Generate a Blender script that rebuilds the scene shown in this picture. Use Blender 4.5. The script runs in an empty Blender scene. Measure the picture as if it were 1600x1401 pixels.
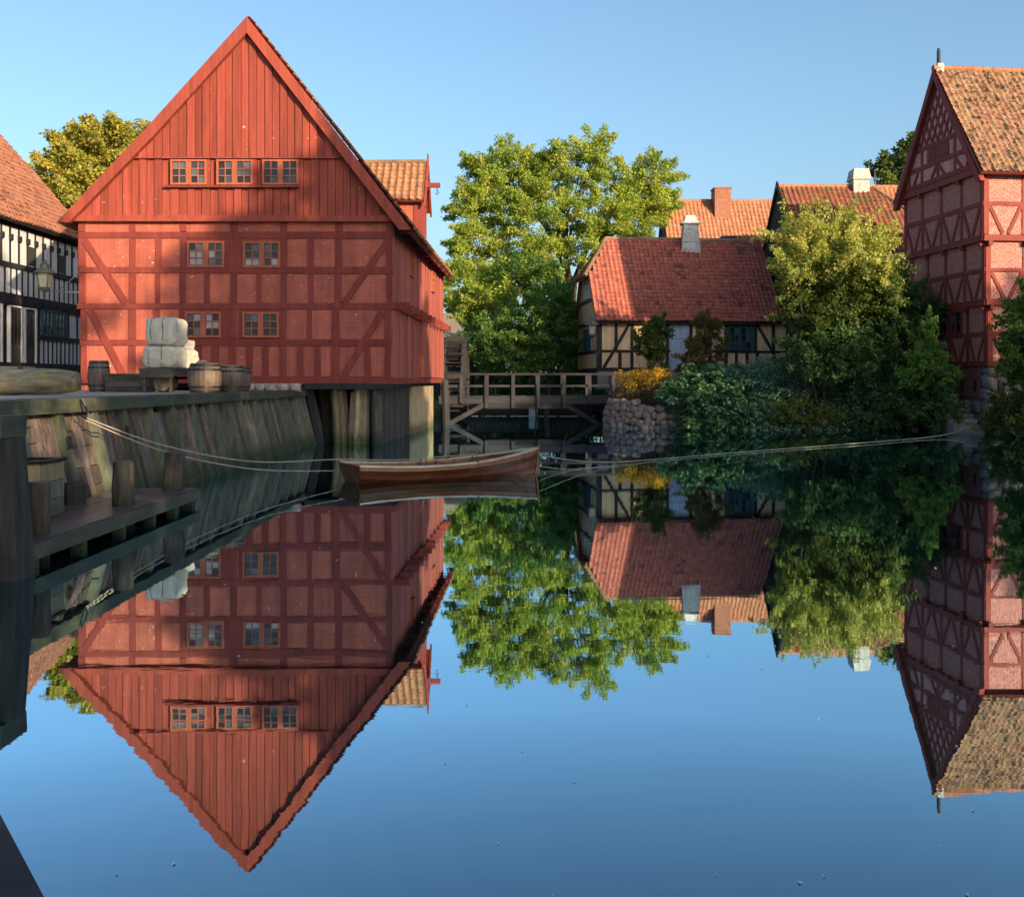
import bpy, math, random
import numpy as np
from mathutils import Vector, Matrix, noise as mnoise
R = math.radians
rnd = random.Random(7)
rng = np.random.default_rng(11)
sc = bpy.context.scene
COL = sc.collection

# ---------------------------------------------------------------- camera
EYE = 1.9
cam_d = bpy.data.cameras.new('camera')
cam = bpy.data.objects.new('camera', cam_d); COL.objects.link(cam)
cam.location = (0, 0, EYE); cam.rotation_euler = (R(90), 0, 0)
cam_d.sensor_width = 36; cam_d.lens = 36.0
cam_d.shift_y = -0.0647
cam_d.clip_start = 0.05; cam_d.clip_end = 3000
sc.camera = cam

# ---------------------------------------------------------------- sky, sun, exposure
SUN_AZ, SUN_EL = R(40), R(14.5)       # azimuth measured from straight behind the camera towards the right
to_sun = Vector((math.sin(SUN_AZ)*math.cos(SUN_EL), -math.cos(SUN_AZ)*math.cos(SUN_EL), math.sin(SUN_EL)))
world = bpy.data.worlds.new('World'); sc.world = world; world.use_nodes = True
wn = world.node_tree.nodes; wl = world.node_tree.links
sky = wn.new('ShaderNodeTexSky'); sky.sky_type = 'NISHITA'; sky.sun_disc = False
sky.sun_elevation = SUN_EL
sky.sun_rotation = math.atan2(to_sun.x, to_sun.y)
sky.air_density = 1.0; sky.dust_density = 3.2; sky.ozone_density = 4.0; sky.altitude = 0
tint = wn.new('ShaderNodeMix'); tint.data_type = 'RGBA'; tint.blend_type = 'MULTIPLY'; tint.inputs[0].default_value = 1.0
tint.inputs[7].default_value = (1.04, .98, .85, 1); wl.new(sky.outputs[0], tint.inputs[6]); wl.new(tint.outputs[2], wn['Background'].inputs[0])
wn['Background'].inputs[1].default_value = 0.15
sun_d = bpy.data.lights.new('sun', 'SUN'); sun_d.energy = 4.3; sun_d.angle = R(0.6); sun_d.color = (1.0, 0.75, 0.46)
sun = bpy.data.objects.new('sun', sun_d); COL.objects.link(sun)
sun.rotation_euler = to_sun.to_track_quat('Z', 'Y').to_euler(); sun.location = (30, -30, 40)
sc.view_settings.view_transform = 'Standard'; sc.view_settings.look = 'None'
sc.view_settings.gamma = 1.0; sc.view_settings.use_curve_mapping = False
sc.view_settings.exposure = 1.13
sc.render.engine = 'CYCLES'
sc.cycles.use_denoising = True
sc.cycles.max_bounces = 6; sc.cycles.transparent_max_bounces = 6

# ---------------------------------------------------------------- object helpers
WM = {}
def _link(o, parent, mw):
    COL.objects.link(o)
    o.matrix_basis = mw
    if parent is not None:
        o.parent = parent
        o.matrix_parent_inverse = WM[parent.name].inverted()
    WM[o.name] = mw.copy()
    return o
def tag(o, label=None, cat=None, group=None, kind=None):
    if label: o['label'] = label
    if cat: o['category'] = cat
    if group: o['group'] = group
    if kind: o['kind'] = kind
    return o
def thing(name, label, cat, loc=(0, 0, 0), group=None):
    o = bpy.data.objects.new(name, None); o.empty_display_size = .3
    _link(o, None, Matrix.Translation(Vector(loc)))
    return tag(o, label, cat, group)
class MB:
    def __init__(s): s.v = []; s.f = []
    def add(s, vs, fs):
        n = len(s.v); s.v += [tuple(v) for v in vs]; s.f += [tuple(i + n for i in f) for f in fs]; return s
    def build(s, name, mat, parent=None, smooth=False, mw=None):
        me = bpy.data.meshes.new(name); me.from_pydata(s.v, [], s.f)
        if isinstance(mat, str): mat = M[mat]
        me.materials.append(mat)
        if smooth: me.shade_smooth()
        return _link(bpy.data.objects.new(name, me), parent, mw or Matrix.Identity(4))
def inst(name, mesh, mw, parent):
    return _link(bpy.data.objects.new(name, mesh), parent, mw)
BOXF = [(0, 3, 2, 1), (4, 5, 6, 7), (0, 1, 5, 4), (1, 2, 6, 5), (2, 3, 7, 6), (3, 0, 4, 7)]
class Fr:
    """a vertical drawing plane: u along the wall, z up, d out of the wall"""
    def __init__(s, o, u, n):
        s.o = Vector(o); s.u = Vector(u).normalized(); s.n = Vector(n).normalized()
    def p(s, u, z, d=0): return s.o + s.u*u + s.n*d + Vector((0, 0, z))
def fpoly(mb, F, pts, d0, d1):
    n = len(pts)
    vs = [F.p(u, z, d0) for u, z in pts] + [F.p(u, z, d1) for u, z in pts]
    fs = [tuple(range(n))[::-1], tuple(range(n, 2*n))] + [(i, (i+1) % n, n+(i+1) % n, n+i) for i in range(n)]
    return mb.add(vs, fs)
def fbox(mb, F, u0, u1, z0, z1, d0, d1, j=0.0):
    def q(): return rnd.uniform(-j, j) if j else 0
    return fpoly(mb, F, [(u0+q(), z0+q()), (u1+q(), z0+q()), (u1+q(), z1+q()), (u0+q(), z1+q())], d0, d1)
def fbar(mb, F, a, b, w, d0, d1):
    dx, dz = b[0]-a[0], b[1]-a[1]; L = math.hypot(dx, dz); px, pz = -dz/L*w/2, dx/L*w/2
    return fpoly(mb, F, [(a[0]-px, a[1]-pz), (b[0]-px, b[1]-pz), (b[0]+px, b[1]+pz), (a[0]+px, a[1]+pz)], d0, d1)
def box(mb, x0, x1, y0, y1, z0, z1, j=0.0):
    def q(): return rnd.uniform(-j, j) if j else 0
    vs = [(x+q(), y+q(), z+q()) for z in (z0, z1) for x, y in ((x0, y0), (x1, y0), (x1, y1), (x0, y1))]
    return mb.add(vs, BOXF)
def hexa(mb, bottom, top):
    return mb.add([tuple(p) for p in bottom] + [tuple(p) for p in top], BOXF)
def beam(mb, a, b, w, h, up=(0, 0, 1), j=0.0):
    a, b = Vector(a), Vector(b); t = (b-a).normalized(); s = t.cross(Vector(up))
    if s.length < 1e-4: s = t.cross(Vector((0, 1, 0)))
    s.normalize(); n = s.cross(t)
    def c(p, i, k): return p + s*(i*w/2) + n*(k*h/2) + Vector((rnd.uniform(-j, j), rnd.uniform(-j, j), rnd.uniform(-j, j)))
    vs = [c(p, i, k) for p in (a, b) for i, k in ((-1, -1), (1, -1), (1, 1), (-1, 1))]
    return mb.add(vs, BOXF)
def tube(mb, pts, rad, n=8, caps=True, wob=0.0):
    pts = [Vector(p) for p in pts]; rings = []
    if not hasattr(rad, '__len__'): rad = [rad]*len(pts)
    ref = None; base = len(mb.v); vs = []; fs = []
    for i, p in enumerate(pts):
        t = (pts[min(i+1, len(pts)-1)] - pts[max(i-1, 0)])
        t = t.normalized() if t.length > 1e-9 else Vector((0, 0, 1))
        if ref is None:
            ref = t.cross(Vector((0.3, 0.9, 0.1)))
            if ref.length < .1: ref = t.cross(Vector((1, 0, 0)))
        s = (ref - t*ref.dot(t)).normalized(); ref = s; w = t.cross(s)
        for k in range(n):
            a = 2*math.pi*k/n; r = rad[i]*(1+rnd.uniform(-wob, wob))
            vs.append(p + (s*math.cos(a) + w*math.sin(a))*r)
    for i in range(len(pts)-1):
        for k in range(n):
            fs.append((i*n+k, i*n+(k+1) % n, (i+1)*n+(k+1) % n, (i+1)*n+k))
    if caps:
        fs.append(tuple(range(n))[::-1]); fs.append(tuple(range((len(pts)-1)*n, len(pts)*n)))
    return mb.add(vs, fs)
def lathe(mb, prof, n=16, o=(0, 0, 0)):
    o = Vector(o); vs = []; fs = []
    for r, z in prof:
        for k in range(n):
            a = 2*math.pi*k/n; vs.append(o+Vector((r*math.cos(a), r*math.sin(a), z)))
    m = len(prof)
    for i in range(m-1):
        for k in range(n): fs.append((i*n+k, i*n+(k+1) % n, (i+1)*n+(k+1) % n, (i+1)*n+k))
    fs.append(tuple(range(n))[::-1]); fs.append(tuple(range((m-1)*n, m*n)))
    return mb.add(vs, fs)
_boulders = {}
def boulder_mesh(k, mat):
    key = (k, mat)
    if key in _boulders: return _boulders[key]
    r = random.Random(k*13+1); mb = MB(); nu, nv = 12, 8; vs = []; fs = []
    off = Vector((r.uniform(0, 50), r.uniform(0, 50), 0))
    for i in range(nv+1):
        th = math.pi*i/nv
        for q in range(nu):
            ph = 2*math.pi*q/nu
            d = Vector((math.sin(th)*math.cos(ph), math.sin(th)*math.sin(ph), math.cos(th)))
            e = 1/max(abs(d.x)**4.5+abs(d.y)**4.5+abs(d.z)**4.5, 1e-6)**(1/4.5)
            vs.append(d*e*(.47+.12*mnoise.noise(d*1.9+off)+.05*mnoise.noise(d*5+off)))
    for i in range(nv):
        for q in range(nu): fs.append((i*nu+q, (i+1)*nu+q, (i+1)*nu+(q+1) % nu, i*nu+(q+1) % nu))
    mb.add(vs, fs)
    me = bpy.data.meshes.new('stone'); me.from_pydata(mb.v, [], mb.f); me.materials.append(M[mat]); me.shade_smooth()
    _boulders[key] = me; return me
def stone(parent, c, size, mat='stone', rz=0, name='stone', tilt=.12):
    mw = Matrix.Translation(Vector(c)) @ Matrix.Rotation(rz, 4, 'Z') @ Matrix.Rotation(rnd.uniform(-tilt, tilt), 4, 'Y') @ Matrix.Diagonal((*size, 1))
    return inst(name, boulder_mesh(rnd.randrange(7), mat), mw, parent)

# ---------------------------------------------------------------- materials
M = {}
def _nt(name):
    m = bpy.data.materials.new(name); m.use_nodes = True; M[name] = m
    return m, m.node_tree.nodes, m.node_tree.links, m.node_tree.nodes['Principled BSDF']
def ramp(n, stops):
    r = n.new('ShaderNodeValToRGB'); e = r.color_ramp.elements
    e[0].position, e[0].color = stops[0][0], (*stops[0][1], 1)
    e[1].position, e[1].color = stops[-1][0], (*stops[-1][1], 1)
    for p, c in stops[1:-1]:
        q = e.new(p); q.color = (*c, 1)
    return r
def coords(n, l, scale):
    tc = n.new('ShaderNodeTexCoord'); mp = n.new('ShaderNodeMapping'); mp.inputs['Scale'].default_value = scale
    l.new(tc.outputs['Object'], mp.inputs[0]); return mp
def noise(n, l, vec, scale, detail=5, rough=.6):
    t = n.new('ShaderNodeTexNoise'); t.inputs['Scale'].default_value = scale; t.inputs['Detail'].default_value = detail
    t.inputs['Roughness'].default_value = rough; l.new(vec.outputs[0], t.inputs[0]); return t
def mixc(n, l, fac, a, b, mode='MIX'):
    x = n.new('ShaderNodeMix'); x.data_type = 'RGBA'; x.blend_type = mode
    for s, v in ((x.inputs[0], fac), (x.inputs[6], a), (x.inputs[7], b)):
        if isinstance(v, (int, float)): s.default_value = v
        elif isinstance(v, tuple): s.default_value = (*v, 1)
        else: l.new(v, s)
    return x.outputs[2]
def math_(n, l, op, a, b=None):
    x = n.new('ShaderNodeMath'); x.operation = op
    for s, v in ((x.inputs[0], a), (x.inputs[1], b)):
        if v is None: continue
        if isinstance(v, (int, float)): s.default_value = v
        else: l.new(v, s)
    return x.outputs[0]
def var01(n, l):
    at = n.new('ShaderNodeAttribute'); at.attribute_name = 'var'; oi = n.new('ShaderNodeObjectInfo')
    return math_(n, l, 'FRACT', math_(n, l, 'ADD', at.outputs['Fac'], oi.outputs['Random']))
def bump(n, l, b, h, strength, dist=.02):
    x = n.new('ShaderNodeBump'); x.inputs['Strength'].default_value = strength; x.inputs['Distance'].default_value = dist
    l.new(h, x.inputs['Height']); l.new(x.outputs[0], b.inputs['Normal'])
def paint(name, c, dark=.72, chips=None, chipamt=.70, scale=(1, 1, 1), rough=.75, bmp=.25, vary=.18, brick=False):
    """weathered paint / limewash: blotches, streaks, per-piece tone, optional chips showing a paler ground"""
    m, n, l, b = _nt(name); v = coords(n, l, scale)
    n1 = noise(n, l, v, 1.3, 6); n2 = noise(n, l, v, 14, 4)
    c2 = tuple(x*dark for x in c)
    r = ramp(n, [(.35, c2), (.62, c)]); l.new(n1.outputs[0], r.inputs[0])
    rv = ramp(n, [(0, (1-vary,)*3), (1, (1+vary*.5,)*3)]); l.new(var01(n, l), rv.inputs[0])
    col = mixc(n, l, 1.0, r.outputs[0], rv.outputs[0], 'MULTIPLY')
    r2 = ramp(n, [(.3, (.86,)*3), (.7, (1.06,)*3)]); l.new(n2.outputs[0], r2.inputs[0])
    col = mixc(n, l, 1.0, col, r2.outputs[0], 'MULTIPLY')
    v4 = coords(n, l, (7, 7, .35)); n4 = noise(n, l, v4, 1.0, 4, .6); r4 = ramp(n, [(.32, (.74,)*3), (.6, (1.04,)*3)]); l.new(n4.outputs[0], r4.inputs[0]); col = mixc(n, l, .8, col, r4.outputs[0], 'MULTIPLY')
    if chips:
        v3 = coords(n, l, (1.2, 1.2, 2.4)); n3 = noise(n, l, v3, 5.0, 4, .7)
        r3 = ramp(n, [(chipamt, (0, 0, 0)), (chipamt+.03, (1, 1, 1))]); l.new(n3.outputs[0], r3.inputs[0])
        col = mixc(n, l, r3.outputs[0], col, chips)
    l.new(col, b.inputs['Base Color']); b.inputs['Roughness'].default_value = rough; b.inputs['Specular IOR Level'].default_value = .3
    h = n2.outputs[0]
    if brick:
        tc = n.new('ShaderNodeTexCoord'); sp = n.new('ShaderNodeSeparateXYZ'); l.new(tc.outputs['Object'], sp.inputs[0])
        w = math_(n, l, 'SINE', math_(n, l, 'ADD', math_(n, l, 'MULTIPLY', sp.outputs[2], 2*math.pi/.078), math_(n, l, 'MULTIPLY', n1.outputs[0], 5)))
        h = math_(n, l, 'ADD', math_(n, l, 'MULTIPLY', w, .5), h)
    bump(n, l, b, h, bmp, .02); return m
def wood(name, c1, c2, axis='z', s=9, rough=.8, bmp=.5, vary=.3, moss=None, mosslvl=.58, wet=None):
    m, n, l, b = _nt(name); k = {'x': (.14, 1, 1), 'y': (1, .14, 1), 'z': (1, 1, .14)}[axis]
    v = coords(n, l, k); n1 = noise(n, l, v, s, 6, .65); n2 = noise(n, l, coords(n, l, (1, 1, 1)), 1.1, 4)
    r = ramp(n, [(.3, c2), (.68, c1)]); l.new(n1.outputs[0], r.inputs[0])
    rv = ramp(n, [(0, (1-vary,)*3), (1, (1+vary,)*3)]); l.new(var01(n, l), rv.inputs[0])
    col = mixc(n, l, 1.0, r.outputs[0], rv.outputs[0], 'MULTIPLY')
    rb = ramp(n, [(.3, (.7,)*3), (.7, (1.15,)*3)]); l.new(n2.outputs[0], rb.inputs[0])
    col = mixc(n, l, 1.0, col, rb.outputs[0], 'MULTIPLY')
    if moss:
        n3 = noise(n, l, coords(n, l, (1, 1, 1)), 2.6, 6, .7)
        r3 = ramp(n, [(mosslvl, (0, 0, 0)), (mosslvl+.12, (1, 1, 1))]); l.new(n3.outputs[0], r3.inputs[0])
        col = mixc(n, l, r3.outputs[0], col, moss)
    if wet:      # algae band above the waterline
        tc = n.new('ShaderNodeTexCoord'); sp = n.new('ShaderNodeSeparateXYZ'); l.new(tc.outputs['Object'], sp.inputs[0])
        zz = math_(n, l, 'ADD', sp.outputs[2], math_(n, l, 'MULTIPLY', math_(n, l, 'SUBTRACT', n1.outputs[0], .5), -.9)); rw = ramp(n, [(.16, (1, 1, 1)), (.42, (0, 0, 0))]); l.new(zz, rw.inputs[0])
        col = mixc(n, l, rw.outputs[0], col, wet)
    l.new(col, b.inputs['Base Color']); b.inputs['Roughness'].default_value = rough; b.inputs['Specular IOR Level'].default_value = .35
    bump(n, l, b, n1.outputs[0], bmp, .015); return m
def tilemat(name, cols, spots=None, spotlvl=.6, spotscale=2.2, rough=.8, moss=None, mosslvl=.6):
    m, n, l, b = _nt(name)
    stops = [(i/(len(cols)-1), c) for i, c in enumerate(cols)]
    r = ramp(n, stops); l.new(var01(n, l), r.inputs[0])
    g = n.new('ShaderNodeNewGeometry'); n1 = n.new('ShaderNodeTexNoise'); n1.inputs['Scale'].default_value = 5; n1.inputs['Detail'].default_value = 5
    l.new(g.outputs['Position'], n1.inputs[0])
    r1 = ramp(n, [(.3, (.68,)*3), (.7, (1.15,)*3)]); l.new(n1.outputs[0], r1.inputs[0])
    col = mixc(n, l, 1.0, r.outputs[0], r1.outputs[0], 'MULTIPLY')
    for sp, lv, ss in ((spots, spotlvl, spotscale), (moss, mosslvl, 3.7)):
        if not sp: continue
        n3 = n.new('ShaderNodeTexNoise'); n3.inputs['Scale'].default_value = ss; n3.inputs['Detail'].default_value = 6; n3.inputs['Roughness'].default_value = .75
        l.new(g.outputs['Position'], n3.inputs[0])
        r3 = ramp(n, [(lv, (0, 0, 0)), (lv+.06, (1, 1, 1))]); l.new(n3.outputs[0], r3.inputs[0])
        col = mixc(n, l, r3.outputs[0], col, sp)
    l.new(col, b.inputs['Base Color']); b.inputs['Roughness'].default_value = rough; b.inputs['Specular IOR Level'].default_value = .25
    bump(n, l, b, n1.outputs[0], .4, .01); return m
def leafmat(name, cols, trans=.35, rough=.55):
    m, n, l, b = _nt(name)
    r = ramp(n, [(i/(len(cols)-1), c) for i, c in enumerate(cols)])
    at = n.new('ShaderNodeAttribute'); at.attribute_name = 'var'; l.new(at.outputs['Fac'], r.inputs[0])
    l.new(r.outputs[0], b.inputs['Base Color']); b.inputs['Roughness'].default_value = rough; b.inputs['Specular IOR Level'].default_value = .35
    tr = n.new('ShaderNodeBsdfTranslucent'); l.new(mixc(n, l, 1.0, r.outputs[0], (1.25, 1.2, .6), 'MULTIPLY'), tr.inputs[0])
    mx = n.new('ShaderNodeMixShader'); mx.inputs[0].default_value = trans
    l.new(b.outputs[0], mx.inputs[1]); l.new(tr.outputs[0], mx.inputs[2]); l.new(mx.outputs[0], n['Material Output'].inputs[0]); return m
def stonemat(name, cols, rough=.85, s=3.0, moss=None, lvl=.6):
    m, n, l, b = _nt(name)
    r = ramp(n, [(i/(len(cols)-1), c) for i, c in enumerate(cols)]); l.new(var01(n, l), r.inputs[0])
    g = n.new('ShaderNodeNewGeometry'); n1 = n.new('ShaderNodeTexNoise'); n1.inputs['Scale'].default_value = s*3; n1.inputs['Detail'].default_value = 7
    l.new(g.outputs['Position'], n1.inputs[0])
    r1 = ramp(n, [(.3, (.6,)*3), (.7, (1.2,)*3)]); l.new(n1.outputs[0], r1.inputs[0])
    col = mixc(n, l, 1.0, r.outputs[0], r1.outputs[0], 'MULTIPLY')
    if moss:
        n3 = n.new('ShaderNodeTexNoise'); n3.inputs['Scale'].default_value = s; n3.inputs['Detail'].default_value = 5; l.new(g.outputs['Position'], n3.inputs[0])
        r3 = ramp(n, [(lvl, (0, 0, 0)), (lvl+.1, (1, 1, 1))]); l.new(n3.outputs[0], r3.inputs[0]); col = mixc(n, l, r3.outputs[0], col, moss)
    l.new(col, b.inputs['Base Color']); b.inputs['Roughness'].default_value = rough
    bump(n, l, b, n1.outputs[0], .6, .02); return m
def glass(name, c=(.015, .018, .022), rough=.06):
    m, n, l, b = _nt(name); b.inputs['Roughness'].default_value = rough; o2 = n.new('ShaderNodeObjectInfo'); rg = ramp(n, [(.35, c), (.75, (.05, .06, .075)), (1, (.10, .12, .15))]); l.new(o2.outputs['Random'], rg.inputs[0]); l.new(rg.outputs[0], b.inputs['Base Color'])
    b.inputs['IOR'].default_value = 1.45; b.inputs['Specular IOR Level'].default_value = .45
    oi = n.new('ShaderNodeObjectInfo'); v = coords(n, l, (1, 1, 1)); n1 = noise(n, l, v, 3.0, 2)
    h = math_(n, l, 'ADD', n1.outputs[0], oi.outputs['Random']); bump(n, l, b, h, .25, .03); return m
def plain(name, c, rough=.6, metal=0.0, bmp=0.0):
    m, n, l, b = _nt(name); v = coords(n, l, (1, 1, 1)); n1 = noise(n, l, v, 7, 5)
    r = ramp(n, [(.3, tuple(x*.75 for x in c)), (.7, c)]); l.new(n1.outputs[0], r.inputs[0]); l.new(r.outputs[0], b.inputs['Base Color'])
    b.inputs['Roughness'].default_value = rough; b.inputs['Metallic'].default_value = metal
    if bmp: bump(n, l, b, n1.outputs[0], bmp, .03)
    return m
CHIP = (.62, .55, .5)
paint('mill_panel', (.44, .115, .080), .74, CHIP, .665, bmp=.35, brick=True, vary=.12)
paint('mill_timber', (.24, .044, .036), .72, CHIP, .70, scale=(1, 1, .4), vary=.15)
paint('mill_board', (.32, .062, .042), .72, CHIP, .685, scale=(4, 4, .3), vary=.26)
paint('mill_side', (.38, .10, .08), .70, CHIP, .68, scale=(3, 3, .3), vary=.25)
paint('mill_frame', (.36, .10, .06), .9, vary=.1)
glass('glass'); plain('pale_pane', (.30, .31, .33), .6)  # second material is a paler tone for a few panes
tilemat('tile_mill', [(.29, .145, .085), (.34, .18, .105), (.24, .11, .07), (.36, .20, .12)], (.10, .085, .06), .62)
tilemat('tile_red', [(.33, .098, .074), (.37, .115, .085), (.30, .086, .068), (.39, .13, .095), (.35, .105, .08), (.31, .095, .074), (.37, .12, .088), (.28, .082, .065), (.33, .10, .075), (.12, .055, .055)], (.17, .066, .058), .66, 2.6)
tilemat('tile_orange', [(.36, .15, .088), (.41, .18, .105), (.31, .125, .075), (.38, .165, .095)], (.17, .075, .05), .60, 2.5)
tilemat('tile_mossy', [(.33, .155, .10), (.37, .22, .14), (.25, .12, .085), (.34, .20, .13)], (.040, .034, .028), .50, 4.2, moss=(.30, .24, .13), mosslvl=.56)
tilemat('tile_dull', [(.20, .07, .045), (.26, .09, .055), (.16, .06, .04), (.22, .10, .05)], (.10, .085, .04), .55, 1.2)
tilemat('tile_brown', [(.27, .115, .075), (.33, .14, .09), (.22, .095, .07), (.30, .15, .10)], (.10, .06, .05), .56, 2.0)
paint('ridge', (.28, .17, .10), .6, vary=.2)
wood('quay_wood', (.20, .15, .125), (.030, .025, .025), 'z', 13, .75, .9, .5, moss=(.07, .075, .045), mosslvl=.68, wet=(.035, .045, .025))
wood('quay_post', (.135, .15, .115), (.045, .055, .045), 'z', 10, .75, .6, .25, moss=(.07, .09, .04), mosslvl=.62, wet=(.035, .05, .025))
wood('quay_cap', (.070, .078, .052), (.032, .038, .030), 'y', 7, .7, .5, .2, moss=(.10, .12, .04), mosslvl=.55)
wood('dock_plank', (.19, .13, .13), (.075, .052, .056), 'y', 9, .28, .35, .3)
wood('old_pile', (.095, .082, .068), (.020, .018, .017), 'z', 12, .85, 1.0, .25, wet=(.02, .028, .016))
wood('pale_lit_wood', (.40, .32, .20), (.18, .14, .09), 'z', 9, .85, .8, .25, moss=(.20, .17, .05), mosslvl=.62, wet=(.10, .095, .04))  # sunlight on piles, pier and bin board painted into this pale tone
wood('near_pile', (.045, .044, .040), (.012, .013, .012), 'z', 11, .8, 1.0, .2, moss=(.035, .05, .03), mosslvl=.56)
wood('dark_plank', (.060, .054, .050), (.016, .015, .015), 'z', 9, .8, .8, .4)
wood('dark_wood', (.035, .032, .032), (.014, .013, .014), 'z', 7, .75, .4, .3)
wood('bridge_wood', (.038, .038, .045), (.013, .014, .018), 'x', 7, .8, .5, .3)
wood('bridge_post', (.048, .047, .054), (.020, .021, .025), 'z', 7, .8, .5, .3)
wood('log_wood', (.36, .31, .20), (.09, .075, .05), 'x', 9, .85, .9, .1, moss=(.28, .25, .05), mosslvl=.58)
wood('barrel_wood', (.16, .115, .085), (.07, .05, .04), 'z', 9, .5, .5, .3)
wood('cart_wood', (.10, .085, .075), (.04, .035, .032), 'x', 8, .75, .5, .3)
wood('crate_wood', (.33, .26, .17), (.17, .13, .09), 'x', 8, .8, .5, .3)
wood('boat_wood', (.20, .066, .025), (.11, .034, .014), 'x', 5, .24, .15, .5)
wood('boat_rail_sheen', (.50, .44, .38), (.36, .30, .25), 'x', 6, .25, .1, .1)  # pale tone paints the sky's sheen onto the varnished gunwale
wood('boat_inside', (.09, .036, .019), (.045, .018, .010), 'x', 5, .4, .2, .2)
plain('iron', (.05, .05, .055), .45, .7); plain('lamp_iron', (.13, .125, .105), .5, .3); plain('black_iron', (.03, .032, .035), .5, .3)
plain('canvas', (.50, .47, .40), .9, 0, .5); plain('rope', (.36, .32, .26), .9); plain('band', (.15, .13, .09), .9)
paint('cottage_panel', (.78, .54, .32), .85, vary=.12, bmp=.3, brick=True)
paint('cottage_board', (.66, .45, .24), .8, scale=(4, 4, .3), vary=.25)
wood('tar_timber', (.030, .025, .024), (.012, .010, .010), 'z', 7, .7, .4, .3)
paint('dark_wall', (.028, .027, .030), .7, vary=.2)  # even near-black tone for gables and plain house walls
paint('teal_paint', (.035, .10, .13), .8, vary=.1); paint('blue_door', (.40, .50, .66), .8, vary=.1)
paint('white_panel', (.66, .68, .72), .88, vary=.08); paint('white_frame', (.75, .75, .75), .9, vary=.05)
paint('house_timber', (.025, .024, .030), .8, vary=.2); paint('door_dark', (.05, .05, .045), .8)
paint('manor_timber', (.27, .050, .042), .8, CHIP, .79, vary=.15)
paint('manor_plaster', (.66, .33, .30), .85, vary=.12, bmp=.3)
paint('manor_mortar', (.64, .47, .43), .8, vary=.1)
stonemat('manor_brick', [(.48, .175, .15), (.54, .22, .19), (.44, .15, .13), (.51, .24, .20)], s=5)
stonemat('manor_base_brick', [(.30, .09, .07), (.34, .11, .085)], s=5)
stonemat('chimney_brick', [(.33, .13, .085), (.38, .15, .10), (.28, .11, .075)], s=5)
paint('chimney_white', (.50, .50, .49), .75, (.22, .22, .20), .56, bmp=.6, vary=.1)
stonemat('stone', [(.20, .165, .15), (.26, .20, .175), (.16, .145, .14), (.28, .215, .19)], moss=(.09, .095, .04), lvl=.62)
stonemat('boulder', [(.30, .24, .20), (.36, .28, .23), (.25, .22, .20)], moss=None)
stonemat('pier', [(.36, .32, .25), (.38, .33, .26)], moss=(.30, .26, .10), lvl=.66)
stonemat('mortar', [(.20, .18, .16), (.22, .19, .17)])
plain('lamp_glass', (.42, .39, .31), .15); plain('fleck', (.85, .85, .85), .6); plain('thatch', (.20, .17, .14), .95, 0, .8)
leafmat('leaf_lime', [(.14, .23, .035), (.23, .32, .05), (.33, .40, .07), (.43, .44, .095)], .5)
leafmat('leaf_olive', [(.17, .19, .035), (.27, .27, .045), (.38, .34, .06), (.42, .30, .06)], .45)
leafmat('leaf_gold_lit', [(.25, .30, .08), (.37, .42, .11), (.48, .49, .16), (.53, .48, .19)], .5)
leafmat('leaf_green', [(.05, .11, .025), (.08, .17, .035), (.12, .22, .04), (.17, .25, .05)], .45)
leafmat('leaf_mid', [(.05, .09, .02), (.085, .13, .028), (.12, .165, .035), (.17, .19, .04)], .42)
leafmat('leaf_dark', [(.045, .11, .034), (.07, .15, .046), (.10, .19, .06), (.15, .24, .075)], .42)
leafmat('leaf_fresh', [(.09, .19, .035), (.14, .26, .05), (.19, .31, .06), (.24, .34, .07)], .45)
leafmat('leaf_blue', [(.045, .12, .055), (.07, .165, .075), (.10, .21, .10), (.22, .34, .19)], .25, .4)
leafmat('leaf_silver', [(.08, .17, .10), (.12, .23, .135), (.18, .30, .19), (.45, .56, .42)], .25, .4)
leafmat('leaf_rust', [(.09, .11, .03), (.15, .13, .035), (.20, .12, .035), (.22, .10, .035)], .35)
leafmat('flower', [(.40, .22, .01), (.48, .30, .012), (.45, .26, .01)], .3)
leafmat('leaf_shade', [(.06, .09, .02), (.10, .13, .03)], .4)
wood('bark', (.10, .085, .065), (.045, .038, .03), 'z', 6, .9, .9, .2)
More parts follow.
